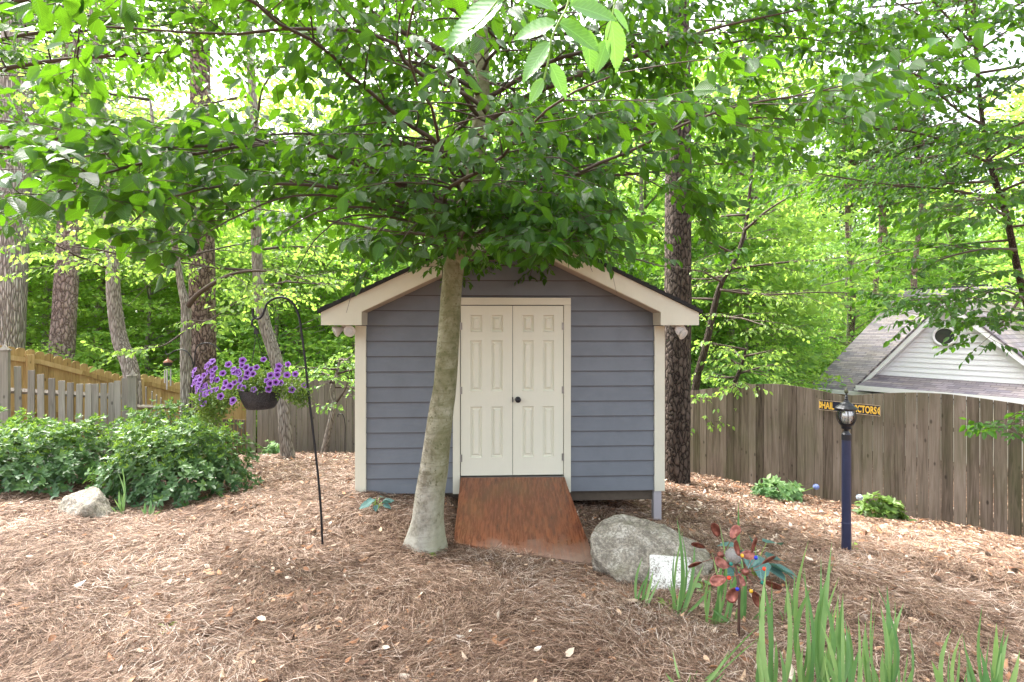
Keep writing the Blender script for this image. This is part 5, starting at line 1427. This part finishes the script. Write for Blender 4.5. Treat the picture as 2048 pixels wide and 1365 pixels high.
# --- other standing trees near the yard
def free_tree(name, cl, radii, bark, label, limbs, leafm, seed, tplf=tpl_mid, sides=14, cat='tree', group=None, lsize=.1, okf=None, wob=.06, twig=None, gbase=True):
    b0 = at(*cl[0]); 
    if gbase: b0.z = g1(b0.x, b0.y)
    root = empty(name, b0, label, cat, group)
    P0 = [at(*c) - b0 for c in cl]
    if gbase: P0 = [Vector((P0[0].x, P0[0].y, -.2))] + P0; radii = [radii[0] * 1.25] + list(radii)
    sp_ = smooth_path(P0, 5); rr = np.interp(np.linspace(0, len(P0) - 1, len(sp_)), range(len(P0)), radii)
    g = Geo(); g.tube(sp_, list(rr), sides, wob=wob); g.build('trunk', bark, root, smooth=True)
    if limbs:
        S = Spray(seed); S.ok = okf
        for l in limbs:
            l = dict(l)
            if 'path' in l: l['path'] = [at(*c) - b0 for c in l['path']]; S.limb(None, 0, 0, 0, l.pop('r0', .03), lsize=lsize, **l)
            else:
                hp = l.pop('h'); q = sp_[min(len(sp_) - 1, int(hp * len(sp_)))]
                S.limb(tuple(q), l.pop('az'), l.pop('el', .2), l.pop('L', 2.5), l.pop('r0', .03), lsize=lsize, **l)
        n_ = S.build(root, leafm, twig or M['twig'], tplf())
    return root
def ring(h0, h1, n, L, seed, **kw):
    rg = np.random.RandomState(seed)
    return [dict(h=h0 + (h1 - h0) * i / max(1, n - 1), az=i * 2.4 + seed, el=rg.uniform(.0, .4), L=L * rg.uniform(.7, 1.15), **kw) for i in range(n)]
sp1 = dict(sec=.34, seclen=1.2, twig=.22, leafgap=.085)
free_tree('oak_tree', [(5, 800, 12.5), (12, 690, 12.5), (22, 500, 12.5), (30, 300, 12.6), (36, 100, 12.7), (38, -150, 12.8), (40, -600, 13)], [.36, .345, .33, .33, .31, .28, .15], M['bark_oak'], 'thick furrowed grey trunk at the left edge behind the new fence',
          ring(.55, .98, 12, 3.2, 1, **sp1), M['leaf_wood'], 21, tpl_low, 20)
free_tree('pine_tree', [(118, 800, 13.5), (124, 700, 13.5), (136, 500, 13.5), (142, 300, 13.6), (146, 100, 13.7), (150, -200, 13.9), (155, -700, 14)], [.28, .27, .25, .24, .22, .2, .1], M['bark_pine_pale'], 'pale pinkish plated pine trunk second from the left edge',
          ring(.72, .98, 9, 2.0, 2, **sp1), M['leaf_pine'], 22, tpl_low, 18)
free_tree('slim_tree', [(268, 850, 9.6), (262, 745, 9.6), (240, 680, 9.6), (228, 600, 9.6), (224, 500, 9.65), (215, 380, 9.7), (205, 250, 9.8), (190, 80, 9.9), (180, -150, 10)], [.15, .135, .125, .115, .105, .10, .09, .08, .04], M['bark_slim'], 'slender curving grey trunk rising behind the picket fence',
          ring(.52, .98, 14, 2.3, 3, **sp1), M['leaf_lime'], 23, tpl_low)
free_tree('young_tree', [(372, 850, 8.6), (372, 780, 8.6), (371, 700, 8.6), (372, 620, 8.6), (362, 570, 8.6), (354, 520, 8.6), (340, 440, 8.6), (320, 350, 8.6), (300, 200, 8.7)], [.095, .085, .08, .075, .055, .05, .045, .04, .02], M['bark_slim'], 'thin forked trunk just left of the rough pine, with one arching limb',
          [dict(path=[(374, 615, 8.6), (395, 590, 8.5), (430, 565, 8.4), (470, 547, 8.3), (520, 542, 8.3), (570, 548, 8.3), (640, 570, 8.2)], r0=.05, start=.45, **sp1),
           dict(path=[(372, 660, 8.6), (330, 690, 8.2), (280, 700, 7.9), (235, 715, 7.6)], r0=.015, start=.3, sec=.2, seclen=.5, twig=.15, leafgap=.06),
           dict(path=[(372, 640, 8.6), (420, 640, 8.2), (480, 600, 7.8), (560, 580, 7.4)], r0=.018, start=.2, sec=.22, seclen=.6, twig=.18, leafgap=.07)] + ring(.62, .98, 9, 1.8, 4, **sp1), M['leaf_lime'], 24, tpl_mid, lsize=.095)
free_tree('pine_tree', [(402, 850, 10.2), (400, 800, 10.2), (404, 700, 10.2), (404, 560, 10.2), (404, 430, 10.2), (402, 280, 10.3), (400, 100, 10.4), (400, -150, 10.5), (402, -600, 11)], [.29, .26, .25, .235, .22, .2, .18, .15, .08], M['bark_pine'], 'rough reddish pine trunk behind the petunia basket',
          ring(.75, .98, 8, 2.0, 5, **sp1), M['leaf_pine'], 25, tpl_low, 20)
free_tree('leaning_tree', [(577, 919, 9.55), (572, 880, 9.55), (566, 800, 9.55), (552, 720, 9.5), (530, 650, 9.5), (518, 580, 9.45), (513, 480, 9.4), (512, 380, 9.4), (508, 250, 9.4), (500, 100, 9.4), (490, -120, 9.4)], [.135, .115, .11, .11, .105, .095, .09, .085, .08, .07, .04], M['bark_slim'], 'slender bent grey trunk growing from the mulch beside the grey fence',
          ring(.52, .98, 15, 2.4, 6, **sp1), M['leaf_lime'], 26, tpl_low)
free_tree('small_tree', [(648, 905, 11.0), (660, 850, 11.0), (668, 810, 11.0), (664, 780, 11.0), (672, 755, 11.0), (680, 720, 11.0)], [.07, .06, .055, .05, .04, .02], M['bark_slim'], 'small forked trunk against the grey fence beside the shed',
          [dict(path=[(667, 812, 11), (680, 795, 10.9), (692, 775, 10.9), (700, 740, 10.9)], r0=.035, **sp1)] + ring(.7, .98, 7, 1.0, 7, sec=.25, seclen=.6, twig=.2, leafgap=.08), M['leaf_wood'], 27, tpl_low)
def okp(p): return True
free_tree('pine_tree', [(1351, 968, 9.3), (1353, 900, 9.3), (1354, 700, 9.3), (1356, 500, 9.3), (1357, 300, 9.3), (1357, 100, 9.3), (1355, -150, 9.4), (1355, -600, 9.6)], [.27, .245, .245, .235, .225, .20, .17, .08], M['bark_pine_dark'], 'big dark pine trunk directly behind the right end of the shed',
          ring(.8, .98, 7, 2.0, 8, **sp1), M['leaf_pine'], 28, tpl_low, 22)
free_tree('dogwood_tree', [(1388, 960, 10.6), (1385, 860, 10.6), (1392, 770, 10.5), (1412, 690, 10.4), (1432, 600, 10.3), (1446, 560, 10.2), (1470, 520, 10.1), (1490, 460, 10.1), (1500, 380, 10.1), (1510, 280, 10.2), (1520, 120, 10.3)], [.10, .085, .08, .07, .06, .05, .042, .035, .03, .025, .012], M['bark_dark'], 'dark thin dogwood trunk leaning right beside the big pine',
          ring(.42, .98, 16, 2.0, 9, **sp1) + [dict(path=[(1440, 580, 10.2), (1520, 590, 9.8), (1640, 585, 9.3), (1760, 590, 8.9)], r0=.03, start=.2, **sp1)], M['leaf_lime'], 29, tpl_mid, lsize=.085)
free_tree('small_tree', [(1382, 900, 10.8), (1420, 835, 10.6), (1460, 780, 10.4), (1480, 740, 10.3), (1492, 700, 10.2)], [.08, .07, .05, .035, .02], M['bark_dark'], 'bright yellow green sapling leaning over the brown fence',
          ring(.35, .98, 12, .85, 10, sec=.2, seclen=.7, twig=.2, leafgap=.07), M['leaf_lime'], 30, tpl_mid)
# tree standing outside the right of the view whose limbs cross the right side
def ok_right(p):
    return True
free_tree('maple_tree', [(2150, 1040, 7.5), (2125, 900, 7.4), (2080, 700, 7.0), (2040, 560, 6.6), (2012, 430, 6.3), (1978, 320, 6.2), (1960, 200, 6.2), (1950, 50, 6.2), (1940, -200, 6.2)], [.08, .06, .045, .038, .034, .028, .022, .018, .01], M['bark_dark'], 'dark thin leaning trunk at the upper right, its boughs hanging over the neighbouring roof',
          [dict(path=[(2040, 540, 6.4), (1990, 550, 6.2), (1930, 580, 6.0), (1870, 610, 5.9), (1815, 650, 5.8)], r0=.016, start=.1, sec=.16, seclen=.65, twig=.15, leafgap=.035),
           dict(path=[(2045, 590, 6.4), (2010, 640, 6.3), (1985, 650, 6.2), (1940, 640, 6.0)], r0=.02, start=.1, sec=.16, seclen=.65, twig=.15, leafgap=.035),
           dict(path=[(2030, 500, 6.4), (1960, 500, 6.2), (1880, 520, 6.1), (1800, 560, 6.0)], r0=.025, start=.2, sec=.18, seclen=.65, twig=.15, leafgap=.035),
           dict(path=[(2050, 600, 6.4), (2000, 580, 6.0), (1930, 600, 5.8), (1860, 600, 5.7), (1790, 600, 5.6)], r0=.014, start=.1, sec=.12, seclen=.55, twig=.15, leafgap=.035),
           dict(path=[(2050, 640, 6.4), (2010, 650, 6.0), (1960, 690, 5.9)], r0=.010, start=.1, sec=.12, seclen=.4, twig=.12, leafgap=.035),
           dict(path=[(2000, 400, 6.3), (1900, 380, 6.0), (1780, 370, 5.8), (1650, 350, 5.6), (1520, 330, 5.4)], r0=.018, start=.1, sec=.15, seclen=1.05, twig=.17, leafgap=.042),
           dict(path=[(1985, 330, 6.2), (1850, 270, 5.9), (1700, 250, 5.6), (1560, 230, 5.3), (1440, 200, 5.1)], r0=.018, start=.1, sec=.15, seclen=1.05, twig=.17, leafgap=.042),
           dict(path=[(1960, 200, 6.2), (1830, 150, 5.6), (1700, 110, 5.0), (1540, 100, 4.6)], r0=.018, start=.1, sec=.15, seclen=1.05, twig=.17, leafgap=.042),
           dict(path=[(1955, 150, 6.2), (1880, 60, 5.6), (1780, 0, 5.2), (1650, -60, 4.8)], r0=.016, start=.1, sec=.13, seclen=1.1, twig=.17, leafgap=.042),
           dict(path=[(1960, 100, 6.2), (2050, 40, 5.5), (2150, 0, 5.0)], r0=.016, start=.1, sec=.13, seclen=1.1, twig=.17, leafgap=.042),
           dict(path=[(1965, 220, 6.2), (2040, 160, 5.6), (2120, 130, 5.2)], r0=.016, start=.1, sec=.13, seclen=1.0, twig=.17, leafgap=.042),
           dict(path=[(1950, 30, 6.2), (1850, -60, 5.8), (1720, -120, 5.4)], r0=.016, start=.1, sec=.13, seclen=1.1, twig=.17, leafgap=.042),
           dict(path=[(1980, 330, 6.2), (2040, 300, 5.4), (2100, 250, 4.6)], r0=.016, start=.1, sec=.15, seclen=1.05, twig=.17, leafgap=.042),
           dict(path=[(1955, 100, 6.2), (1900, 40, 5.2), (1850, -20, 4.3), (1800, -120, 3.6)], r0=.016, start=.1, sec=.15, seclen=1.05, twig=.17, leafgap=.042),
           dict(path=[(2095, 760, 7.1), (2070, 820, 6.2), (2035, 850, 5.6), (2000, 856, 5.4)], r0=.012, start=.3, sec=.12, seclen=.25, twig=.08, leafgap=.04)] + ring(.5, .98, 22, 2.3, 12, r0=.018, sec=.15, seclen=1.1, twig=.17, leafgap=.045), M['leaf_near'], 41, lambda: tpl_mid(.27), lsize=.085)
# a second canopy tree off the left edge
free_tree('hornbeam_tree', [(-330, 900, 6.2), (-320, 700, 6.2), (-310, 500, 6.2), (-300, 300, 6.2), (-290, 100, 6.2), (-280, -200, 6.2)], [.13, .12, .11, .10, .08, .03], M['bark_slim'], 'tree just off the left edge with leafy boughs reaching into the top left',
          [dict(path=[(-305, 400, 6.2), (-150, 330, 5.8), (20, 290, 5.4), (200, 270, 5.2), (380, 270, 5.0)], r0=.04, start=.2, sec=.15, seclen=1.15, twig=.17, leafgap=.042),
           dict(path=[(-300, 260, 6.2), (-150, 180, 5.6), (50, 130, 5.2), (250, 110, 5.0), (430, 100, 4.8)], r0=.04, start=.2, sec=.15, seclen=1.15, twig=.17, leafgap=.042),
           dict(path=[(-290, -50, 6.2), (-100, -60, 5.2), (150, -60, 4.8), (380, -40, 4.6)], r0=.03, start=.2, sec=.14, seclen=1.1, twig=.17, leafgap=.042),
           dict(path=[(-295, 180, 6.2), (0, 80, 5.4), (200, 60, 5.0), (480, 40, 4.8)], r0=.03, start=.2, sec=.14, seclen=1.1, twig=.17, leafgap=.042),
           dict(path=[(-300, 520, 6.2), (-200, 470, 5.4), (-80, 430, 4.8), (60, 420, 4.4)], r0=.03, start=.2, sec=.15, seclen=.8, twig=.14, leafgap=.055),
           dict(path=[(-290, 100, 6.2), (-150, 40, 5.4), (50, 0, 4.6), (250, -40, 4.2)], r0=.04, start=.2, sec=.15, seclen=1.15, twig=.17, leafgap=.042)], M['leaf_near'], 42, lambda: tpl_mid(.27), lsize=.088)

# ------------------------------------------------------------------ the wood beyond
def crown_mesh(kind, seed, n_cl, per, R_, H0, H1, ls, mat):
    rng = np.random.RandomState(seed)
    if kind == 'layer':
        th = rng.rand(n_cl) * 6.28; hh = H0 + (H1 - H0) * rng.rand(n_cl); rad = R_ * np.sqrt(rng.rand(n_cl)) * (1 - .45 * ((hh - H0) / (H1 - H0)) ** 2)
        c = np.stack([np.cos(th) * rad, np.sin(th) * rad, hh], -1); e = np.array([.75, .75, .13])
    else:
        d = nrm(rng.randn(n_cl, 3)); c = d * (.35 + .65 * rng.rand(n_cl, 1) ** .5) * np.array([R_, R_, (H1 - H0) / 2]) + np.array([0, 0, (H0 + H1) / 2]); e = np.array([.6, .6, .42])
    csz = .6 + .8 * rng.rand(n_cl)
    P = np.repeat(c[:, None], per, 1) + nrm(rng.randn(n_cl, per, 3)) * (rng.rand(n_cl, per, 1) ** .4) * e * csz[:, None, None]
    N = np.array([0, 0, 1.]) + .55 * rng.randn(n_cl, per, 3)
    D = rng.randn(n_cl, per, 3) * np.array([1, 1, .35]) + np.array([0, 0, -.25])
    rv = np.clip(rng.rand(n_cl, 1) * .6 + .4 * rng.rand(n_cl, per), 0, 1)
    n = n_cl * per
    return leaves_mesh('crown', P.reshape(-1, 3), D.reshape(-1, 3), N.reshape(-1, 3), ls * (.6 + .7 * rng.rand(n)), mat, tpl_low(.33), rv=rv.ravel()), c
def proto_tree(kind, seed, n_cl, per, R_, H0, H1, ls, mat, bark, tr, name, zfade=None):
    root = empty(name, (0, 0, 0), 'x', 'tree')
    cr, c = crown_mesh(kind, seed, n_cl, per, R_, H0, H1, ls, mat); cr.parent = root
    g = Geo(); rg = np.random.RandomState(seed)
    pts = [Vector((0, 0, -.6))] + [Vector((rg.randn() * .12 * i / 4, rg.randn() * .12 * i / 4, H1 * .95 * i / 5)) for i in range(6)]
    g.tube(smooth_path(pts, 3), list(np.interp(np.linspace(0, 1, 19), [0, .1, 1], [tr * 1.2, tr, tr * .2])), 10, wob=.08)
    for i in range(0, n_cl, max(1, n_cl // 40)):
        q = c[i]; z0 = max(.3, min(q[2] - .35 * math.hypot(q[0], q[1]), H1 * .9))
        g.tube([Vector((0, 0, z0)), Vector((q[0] * .5, q[1] * .5, (z0 + q[2]) / 2 + .1)), Vector(q)], [tr * .3, tr * .18, .008], 4)
    g.build('trunk', bark, root, smooth=True)
    return root
pA = proto_tree('layer', 1, 230, 34, 3.0, .6, 7.5, .17, M['leaf_lime'], M['bark_slim'], .12, 'understorey_tree')
pB = proto_tree('layer', 2, 260, 34, 3.3, 1.0, 9.0, .17, M['leaf_wood'], M['bark_slim'], .14, 'understorey_tree')
pC = proto_tree('bush', 3, 110, 44, 1.7, .0, 2.9, .13, M['leaf_wood'], M['twig'], .05, 'understorey_shrub')
pD = proto_tree('bush', 4, 110, 44, 1.6, .1, 3.0, .13, M['leaf_lime'], M['twig'], .05, 'understorey_shrub')
pE = proto_tree('bush', 5, 330, 36, 3.4, 5.0, 17.0, .24, M['leaf_wood'], M['bark_oak'], .22, 'hardwood_tree')
pF = proto_tree('layer', 9, 300, 34, 4.2, 4.5, 13.0, .2, M['leaf_wood'], M['bark_slim'], .16, 'canopy_tree')
pG = proto_tree('layer', 10, 300, 34, 4.0, 4.0, 12.5, .2, M['leaf_lime'], M['bark_slim'], .15, 'canopy_tree')
pP = proto_tree('bush', 6, 90, 30, 2.0, 11.0, 18.0, .25, M['leaf_pine'], M['bark_pine'], .22, 'pine_tree')
used = set()
WHERE = [(0, 'past the left edge'), (95, 'beside the thick furrowed trunk'), (200, 'by the pale pine'), (320, 'by the slim curving trunk'), (440, 'behind the rough pine'), (560, 'behind the petunia basket'), (700, 'left of the shed'), (860, 'above the left eave'), (1050, 'above the roof peak'), (1230, 'above the right roof slope'),
         (1400, 'behind the big dark pine'), (1520, 'behind the dogwood'), (1640, 'left of the white house'), (1760, 'over the left end of the house roof'), (1900, 'above the house ridge'), (2050, 'above the right of the house')]
def place(pr, x, y, s, label, group, cat='tree', rz=None, sz=None):
    o = pr if id(pr) not in used else copy_tree(pr)
    if id(pr) not in used: used.add(id(pr))
    o.location = (x, y, g1(x, y)); o.scale = (s, s, sz or s); o.rotation_euler = (0, 0, rnd.uniform(0, 6.28) if rz is None else rz)
    
    pxx = x / y * F + 1024; i_ = sum(pxx > t for t, _ in WHERE)
    far = 'in the first row' if y < 17.5 else ('in the middle distance' if y < 24 else ('farther back' if y < 34 else 'in the far backdrop'))
    tag(o, label + ', ' + (WHERE[i_][1] if i_ < len(WHERE) else 'past the right edge') + ', ' + far, cat, group); return o
def pxY(px, Y): return (px - 1024) / F * Y
GRP1 = 'leafy trees of the wood behind the fences'; GRP2 = 'shrubs of the undergrowth behind the fences'; GRP3 = 'tall hardwoods far back in the wood'; GRP4 = 'distant pine trunks in the wood'
# understorey ring just behind the fences
for px, Y, pr, s in ((-60, 14.5, pA, .75), (90, 16, pA, .8), (190, 14.6, pD, .9), (300, 16.5, pA, .8), (420, 18, pA, .9), (480, 13.8, pD, .9), (560, 16, pA, .9), (640, 18, pB, 1), (700, 14.5, pD, 1.0), (760, 17, pA, 1),
                     (1180, 15, pA, .9), (1280, 18, pB, .95), (1440, 14.5, pC, 1), (1500, 16.5, pA, .8), (1545, 20, pB, .75), (1535, 15.0, pD, .9), (1700, 24, pB, .9), (960, 16, pB, 1), (860, 15, pC, 1.1), (1080, 18, pA, 1.1), (1420, 19, pB, 1.1), (30, 20, pA, 1.2), (240, 21, pA, 1.0), (520, 22, pA, 1.2),
                     (1120, 13.5, pC, 1.0), (1520, 14.0, pC, .8), (340, 13.0, pD, .7), (600, 13.3, pD, .75), (100, 13.0, pD, .75), (1780, 30, pA, 1.2), (1900, 32, pB, 1.2), (2050, 31, pA, 1.2), (2200, 26, pB, 1.3), (-250, 17, pA, 1.1), (-150, 22, pB, 1.3), (2350, 30, pA, 1.3)):
    sh = pr in (pC, pD)
    place(pr, pxY(px, Y), Y, s, 'low leafy shrub' if sh else ('airy light green tree' if pr is pA else 'darker layered tree'), GRP2 if sh else (GRP1 + ', light' if pr is pA else GRP1 + ', dark'), 'shrub' if sh else 'tree')
for px, Y in ((1290, 16), (1460, 18), (2180, 17), (960, 17), (200, 17.5), (-420, 17), (-120, 21), (90, 19), (330, 23), (600, 21), (830, 24), (1010, 21), (1200, 28), (1400, 22), (1540, 30), (1700, 33), (1860, 35), (2060, 33), (2300, 27), (210, 29), (730, 31)):
    lime = int(px / 10) % 2 == 0
    place(pG if lime else pF, pxY(px, Y), Y, rnd.uniform(.9, 1.15), 'tall yellow green tree' if lime else 'tall mid green tree', 'tall light green trees behind the fences')
rg = np.random.RandomState(77)
for i in range(24):
    px = -350 + i * 118 + rg.uniform(-30, 30); Y = rg.uniform(36, 52)
    if 1050 < px < 1350: Y += 14       # thinner there: the white sky shows through
    if px > 1650: Y += 10
    place(pE, pxY(px, Y), Y, rg.uniform(.85, 1.15), 'tall green hardwood', GRP3)
for i in range(30):
    px = -300 + i * 95 + rg.uniform(-30, 30); Y = rg.uniform(24, 50)
    if 1650 < px < 2150: Y = rg.uniform(34, 55)
    pr = (pA, pB, pB)[i % 3]
    place(pr, pxY(px, Y), Y, rg.uniform(1.0, 1.5), 'airy light green tree' if pr is pA else 'darker layered tree', GRP1 + (', light' if pr is pA else ', dark'))
for i in range(34):
    px = -300 + i * 85 + rg.uniform(-30, 30); Y = rg.uniform(20, 40)
    if 1620 < px < 2150: Y = rg.uniform(34, 45)
    place((pC, pD, pC)[i % 3], pxY(px, Y), Y, rg.uniform(1.3, 2.0), 'low leafy shrub', GRP2, 'shrub')
for px, Y, s in ((1755, 27, .9), (1776, 31, 1.0), (1835, 26, .95), (1700, 24, .8), (1905, 34, 1), (470, 30, .9), (700, 27, .9), (1500, 25, .9), (1560, 33, 1), (60, 24, 1), (1250, 26, .9), (880, 30, 1), (2060, 30, 1), (1850, 40, 1.1), (300, 34, 1)):
    place(pP, pxY(px, Y), Y, s, 'straight slim pine', GRP4)

# ------------------------------------------------------------------ neighbouring house
HRZ = math.atan2(-.81, .58)
H0 = at(1640, 772, 18.0)
house = empty('neighbour_house', (H0.x, H0.y, g1(H0.x, H0.y)), 'white gabled house with purple grey shingle roof and round window behind the fence', 'house', rz=HRZ)
hz0 = H0.z - g1(H0.x, H0.y)       # eave height in the house frame
def hloc(px, py, c):
    """point on the house plane at depth offset c (local) seen at px,py"""
    ca, sa = math.cos(HRZ), math.sin(HRZ); r_ = (px - 1024) / F
    # (H0 + u*a + c*b).x = r*(...).y
    ax_, ay_ = ca, sa; bx_, by_ = -sa, ca
    u = (r_ * (H0.y + c * by_) - H0.x - c * bx_) / (ax_ - r_ * ay_)
    Y = H0.y + u * ay_ + c * by_
    return (u, c, CZ + (HZ - py) / F * Y - house.location.z)
def shingle_mat():
    m, nt, b, o = new_mat('roof_shingle')
    uv = nd(nt, 'ShaderNodeUVMap')
    def brick(sx_, sy_, off, c1, c2, bias=0.0):
        bt = nd(nt, 'ShaderNodeTexBrick'); mp = nd(nt, 'ShaderNodeMapping'); mp.inputs['Location'].default_value = off; nt.links.new(uv.outputs[0], mp.inputs[0]); nt.links.new(mp.outputs[0], bt.inputs[0])
        bt.inputs['Scale'].default_value = 1; bt.inputs['Brick Width'].default_value = sx_; bt.inputs['Row Height'].default_value = sy_; bt.inputs['Mortar Size'].default_value = .008; bt.offset = .37
        bt.inputs['Color1'].default_value = (*c1, 1); bt.inputs['Color2'].default_value = (*c2, 1); bt.inputs['Mortar'].default_value = (.06, .055, .06, 1); bt.inputs['Bias'].default_value = bias; return bt
    b1 = brick(.28, .14, (0, 0, 0), (.13, .115, .15), (.34, .30, .34)); b2 = brick(.55, .14, (.13, 0, 0), (.15, .13, .16), (.33, .27, .23))
    c = mixc(nt, .5, b1.outputs[0], b2.outputs[0]); nt.links.new(c, b.inputs['Base Color']); b.inputs['Roughness'].default_value = .9
    bump(nt, b, b1.outputs['Fac'], -.5, .01); return m
shm = shingle_mat()
def uvquad(pts, uvs, mat, name, parent, thick=.05):
    me = bpy.data.meshes.new(name); n = len(pts)
    P = [Vector(p) for p in pts]; nn_ = (P[1] - P[0]).cross(P[2] - P[0]).normalized()
    if nn_.z < 0: nn_ = -nn_
    V = [tuple(p) for p in P] + [tuple(p - nn_ * thick) for p in P]
    fs = [tuple(range(n)), tuple(range(2 * n - 1, n - 1, -1))] + [(i, i + n, (i + 1) % n + n, (i + 1) % n) for i in range(n)]
    me.from_pydata(V, [], fs); l = me.uv_layers.new(name='uv')
    for poly in me.polygons:
        for li, vi in zip(poly.loop_indices, poly.vertices): l.data[li].uv = uvs[vi % n]
    me.materials.append(mat); o = bpy.data.objects.new(name, me); COL.objects.link(o); o.parent = parent; return o
white_m = simple('house_white', (.84, .84, .83), .5, var=.03, bstr=0); vinyl_m = simple('vinyl_siding', (.78, .78, .79), .5, var=.03, bstr=0); cream_w = paint_mat('cream_wall', (.70, .66, .55), .6, .1)
W_H = 9.2; RB = 8.6; RZ = 3.75
# main roof plane
sl = math.hypot(RB, RZ)
uvquad([(-.25, -.25, hz0 - .06), (W_H, -.25, hz0 - .06), (W_H, RB, hz0 + RZ), (-.25, RB, hz0 + RZ)], [(0, 0), (W_H, 0), (W_H, sl), (0, sl)], shm, 'roof', house)
uvquad([(-.25, RB, hz0 + RZ - .003), (W_H, RB, hz0 + RZ - .003), (W_H, 2 * RB, hz0), (-.25, 2 * RB, hz0)], [(0, 0), (W_H, 0), (W_H, sl), (0, sl)], shm, 'roof', house)
g = Geo(); g.tube([(-.25, RB, hz0 + RZ), (W_H, RB, hz0 + RZ)], .07, 6); g.build('roof_ridge', M['dark_shingle'], house)
# walls
g = Geo(); g.box((W_H / 2 + .15, RB, (hz0 - .2) / 2 - .5), (W_H - .3, 2 * RB - .6, hz0 + 1.0 - .3)); g.build('wall', cream_w, house)
g = Geo(); g.prism([(.3, hz0 - .25), (2 * RB - .3, hz0 - .25), (RB, hz0 + RZ - .2)], 0, .08)
vs = [(p[1] + .15, p[0], p[2]) for p in g.v]; g2 = Geo(); g2.add(vs, g.f); g2.build('wall', vinyl_m, house)
g = Geo(); g.box((W_H / 2 - .25, -.30, hz0 - .12), (W_H, .10, .12)); g.build('gutter', white_m, house)
brown_m = wood_mat('orange_boards', [(.3, (.16, .07, .02)), (.5, (.30, .14, .05)), (.8, (.40, .2, .08))], knots=False)
g = Geo(); g.box((.95, .30, hz0 - .55), (1.5, .06, .7)); g.build('orange_wall', brown_m, house)
# cross gable
ua, ub = 1.35, 6.15; um = (ua + ub) / 2 - .22; cg = .15
za = hloc(1722, 768, cg)[2]; zap = za + 2.62
zb_ = za + .17
def gx_l(z): return ua + (um - ua) * (z - za) / (zap - za)
def gx_r(z): return ub - (ub - um) * (z - za) / (zap - za)
g = Geo(); lap_siding(g, za + .34, zap - .12, .155, lambda z: gx_l(z) + .1, lambda z: gx_r(z) - .1, t=.035)
g.v = [(p[0], p[1] + cg, p[2]) for p in g.v]; g.build('gable_wall', vinyl_m, house)
g = Geo(); g.prism([(ua, za), (ub, za), (um, zap)], cg + .02, cg + .2); g.build('gable_wall', vinyl_m, house)
# rakes, with deep soffit
for (u0, u1, nm) in ((ua - .22, um, 'l'), (ub + .22, um, 'r')):
    z0_, z1_ = za - .14, zap + .10
    g = Geo(); g.prism([(u0, z0_), (u1, z1_), (u1, z1_ - .24), (u0, z0_ - .20)] if nm == 'l' else [(u1, z1_), (u0, z0_), (u0, z0_ - .20), (u1, z1_ - .24)], cg - .34, cg - .28)
    g.build('rake_board', white_m, house)
    g = Geo(); g.prism([(u0, z0_ - .10), (u1, z1_ - .10), (u1, z1_ - .13), (u0, z0_ - .13)] if nm == 'l' else [(u1, z1_ - .10), (u0, z0_ - .10), (u0, z0_ - .13), (u1, z1_ - .13)], cg - .28, cg + .02)
    g.build('soffit', white_m, house)
    # gable roof plane running back into the main roof
    back = (z1_ - hz0) / RZ * RB
    uvquad([(u0, cg - .36, z0_ + .03), (u1, cg - .36, z1_ + .03), (u1, back, z1_ + .03), (u0, (z0_ - hz0) / RZ * RB + .1, z0_ + .03)], [(0, 0), (0, 3.6), (back, 3.6), (.4, 0)], shm, 'gable_roof', house)
# skirt roof below the gable and the gutter board
uvquad([(ua + .35, cg - .02, za + .34), (W_H, cg - .02, za + .34), (W_H, cg - .75, za + .02), (ua + .02, cg - .75, za + .02)], [(0, .9), (8, .9), (8, 0), (0, 0)], shm, 'skirt_roof', house)
g = Geo(); g.box(((ua + W_H) / 2, cg - .78, za - .06), (W_H - ua, .05, .15)); g.build('fascia', white_m, house)
g = Geo(); g.box(((ua + W_H) / 2 + .25, cg - .5, (za - .32) / 2 - .6), (W_H - ua - .5, .8, za - .32 + 1.2)); g.build('wall', cream_w, house)
# round window
wu, _, wz_ = hloc(1897, 662, cg); wu, wz_ = um - .10, za + 1.62; cg_w = cg - .045
g = Geo(); Mx = Matrix.Rotation(math.radians(90), 4, 'X')
g.lathe([(.30, .0), (.30, .05), (.27, .07), (.235, .05), (.23, 0)], (wu, cg_w, wz_), 32, M=Mx); g.f = [f for f in g.f if len(f) == 4]
fr_ = g.build('window', white_m, house, smooth=False)
dg_, nt, b, o = new_mat('dark_pane'); b.inputs['Base Color'].default_value = (.02, .035, .03, 1); b.inputs['Roughness'].default_value = .08
g = Geo(); g.lathe([(.001, .02), (.235, .02), (.235, .0), (.001, .0)][::-1], (wu, cg_w, wz_), 32, M=Mx); g.build('pane', dg_, fr_)
print('objects', len(bpy.data.objects), 'verts', sum(len(m.vertices) for m in bpy.data.meshes))
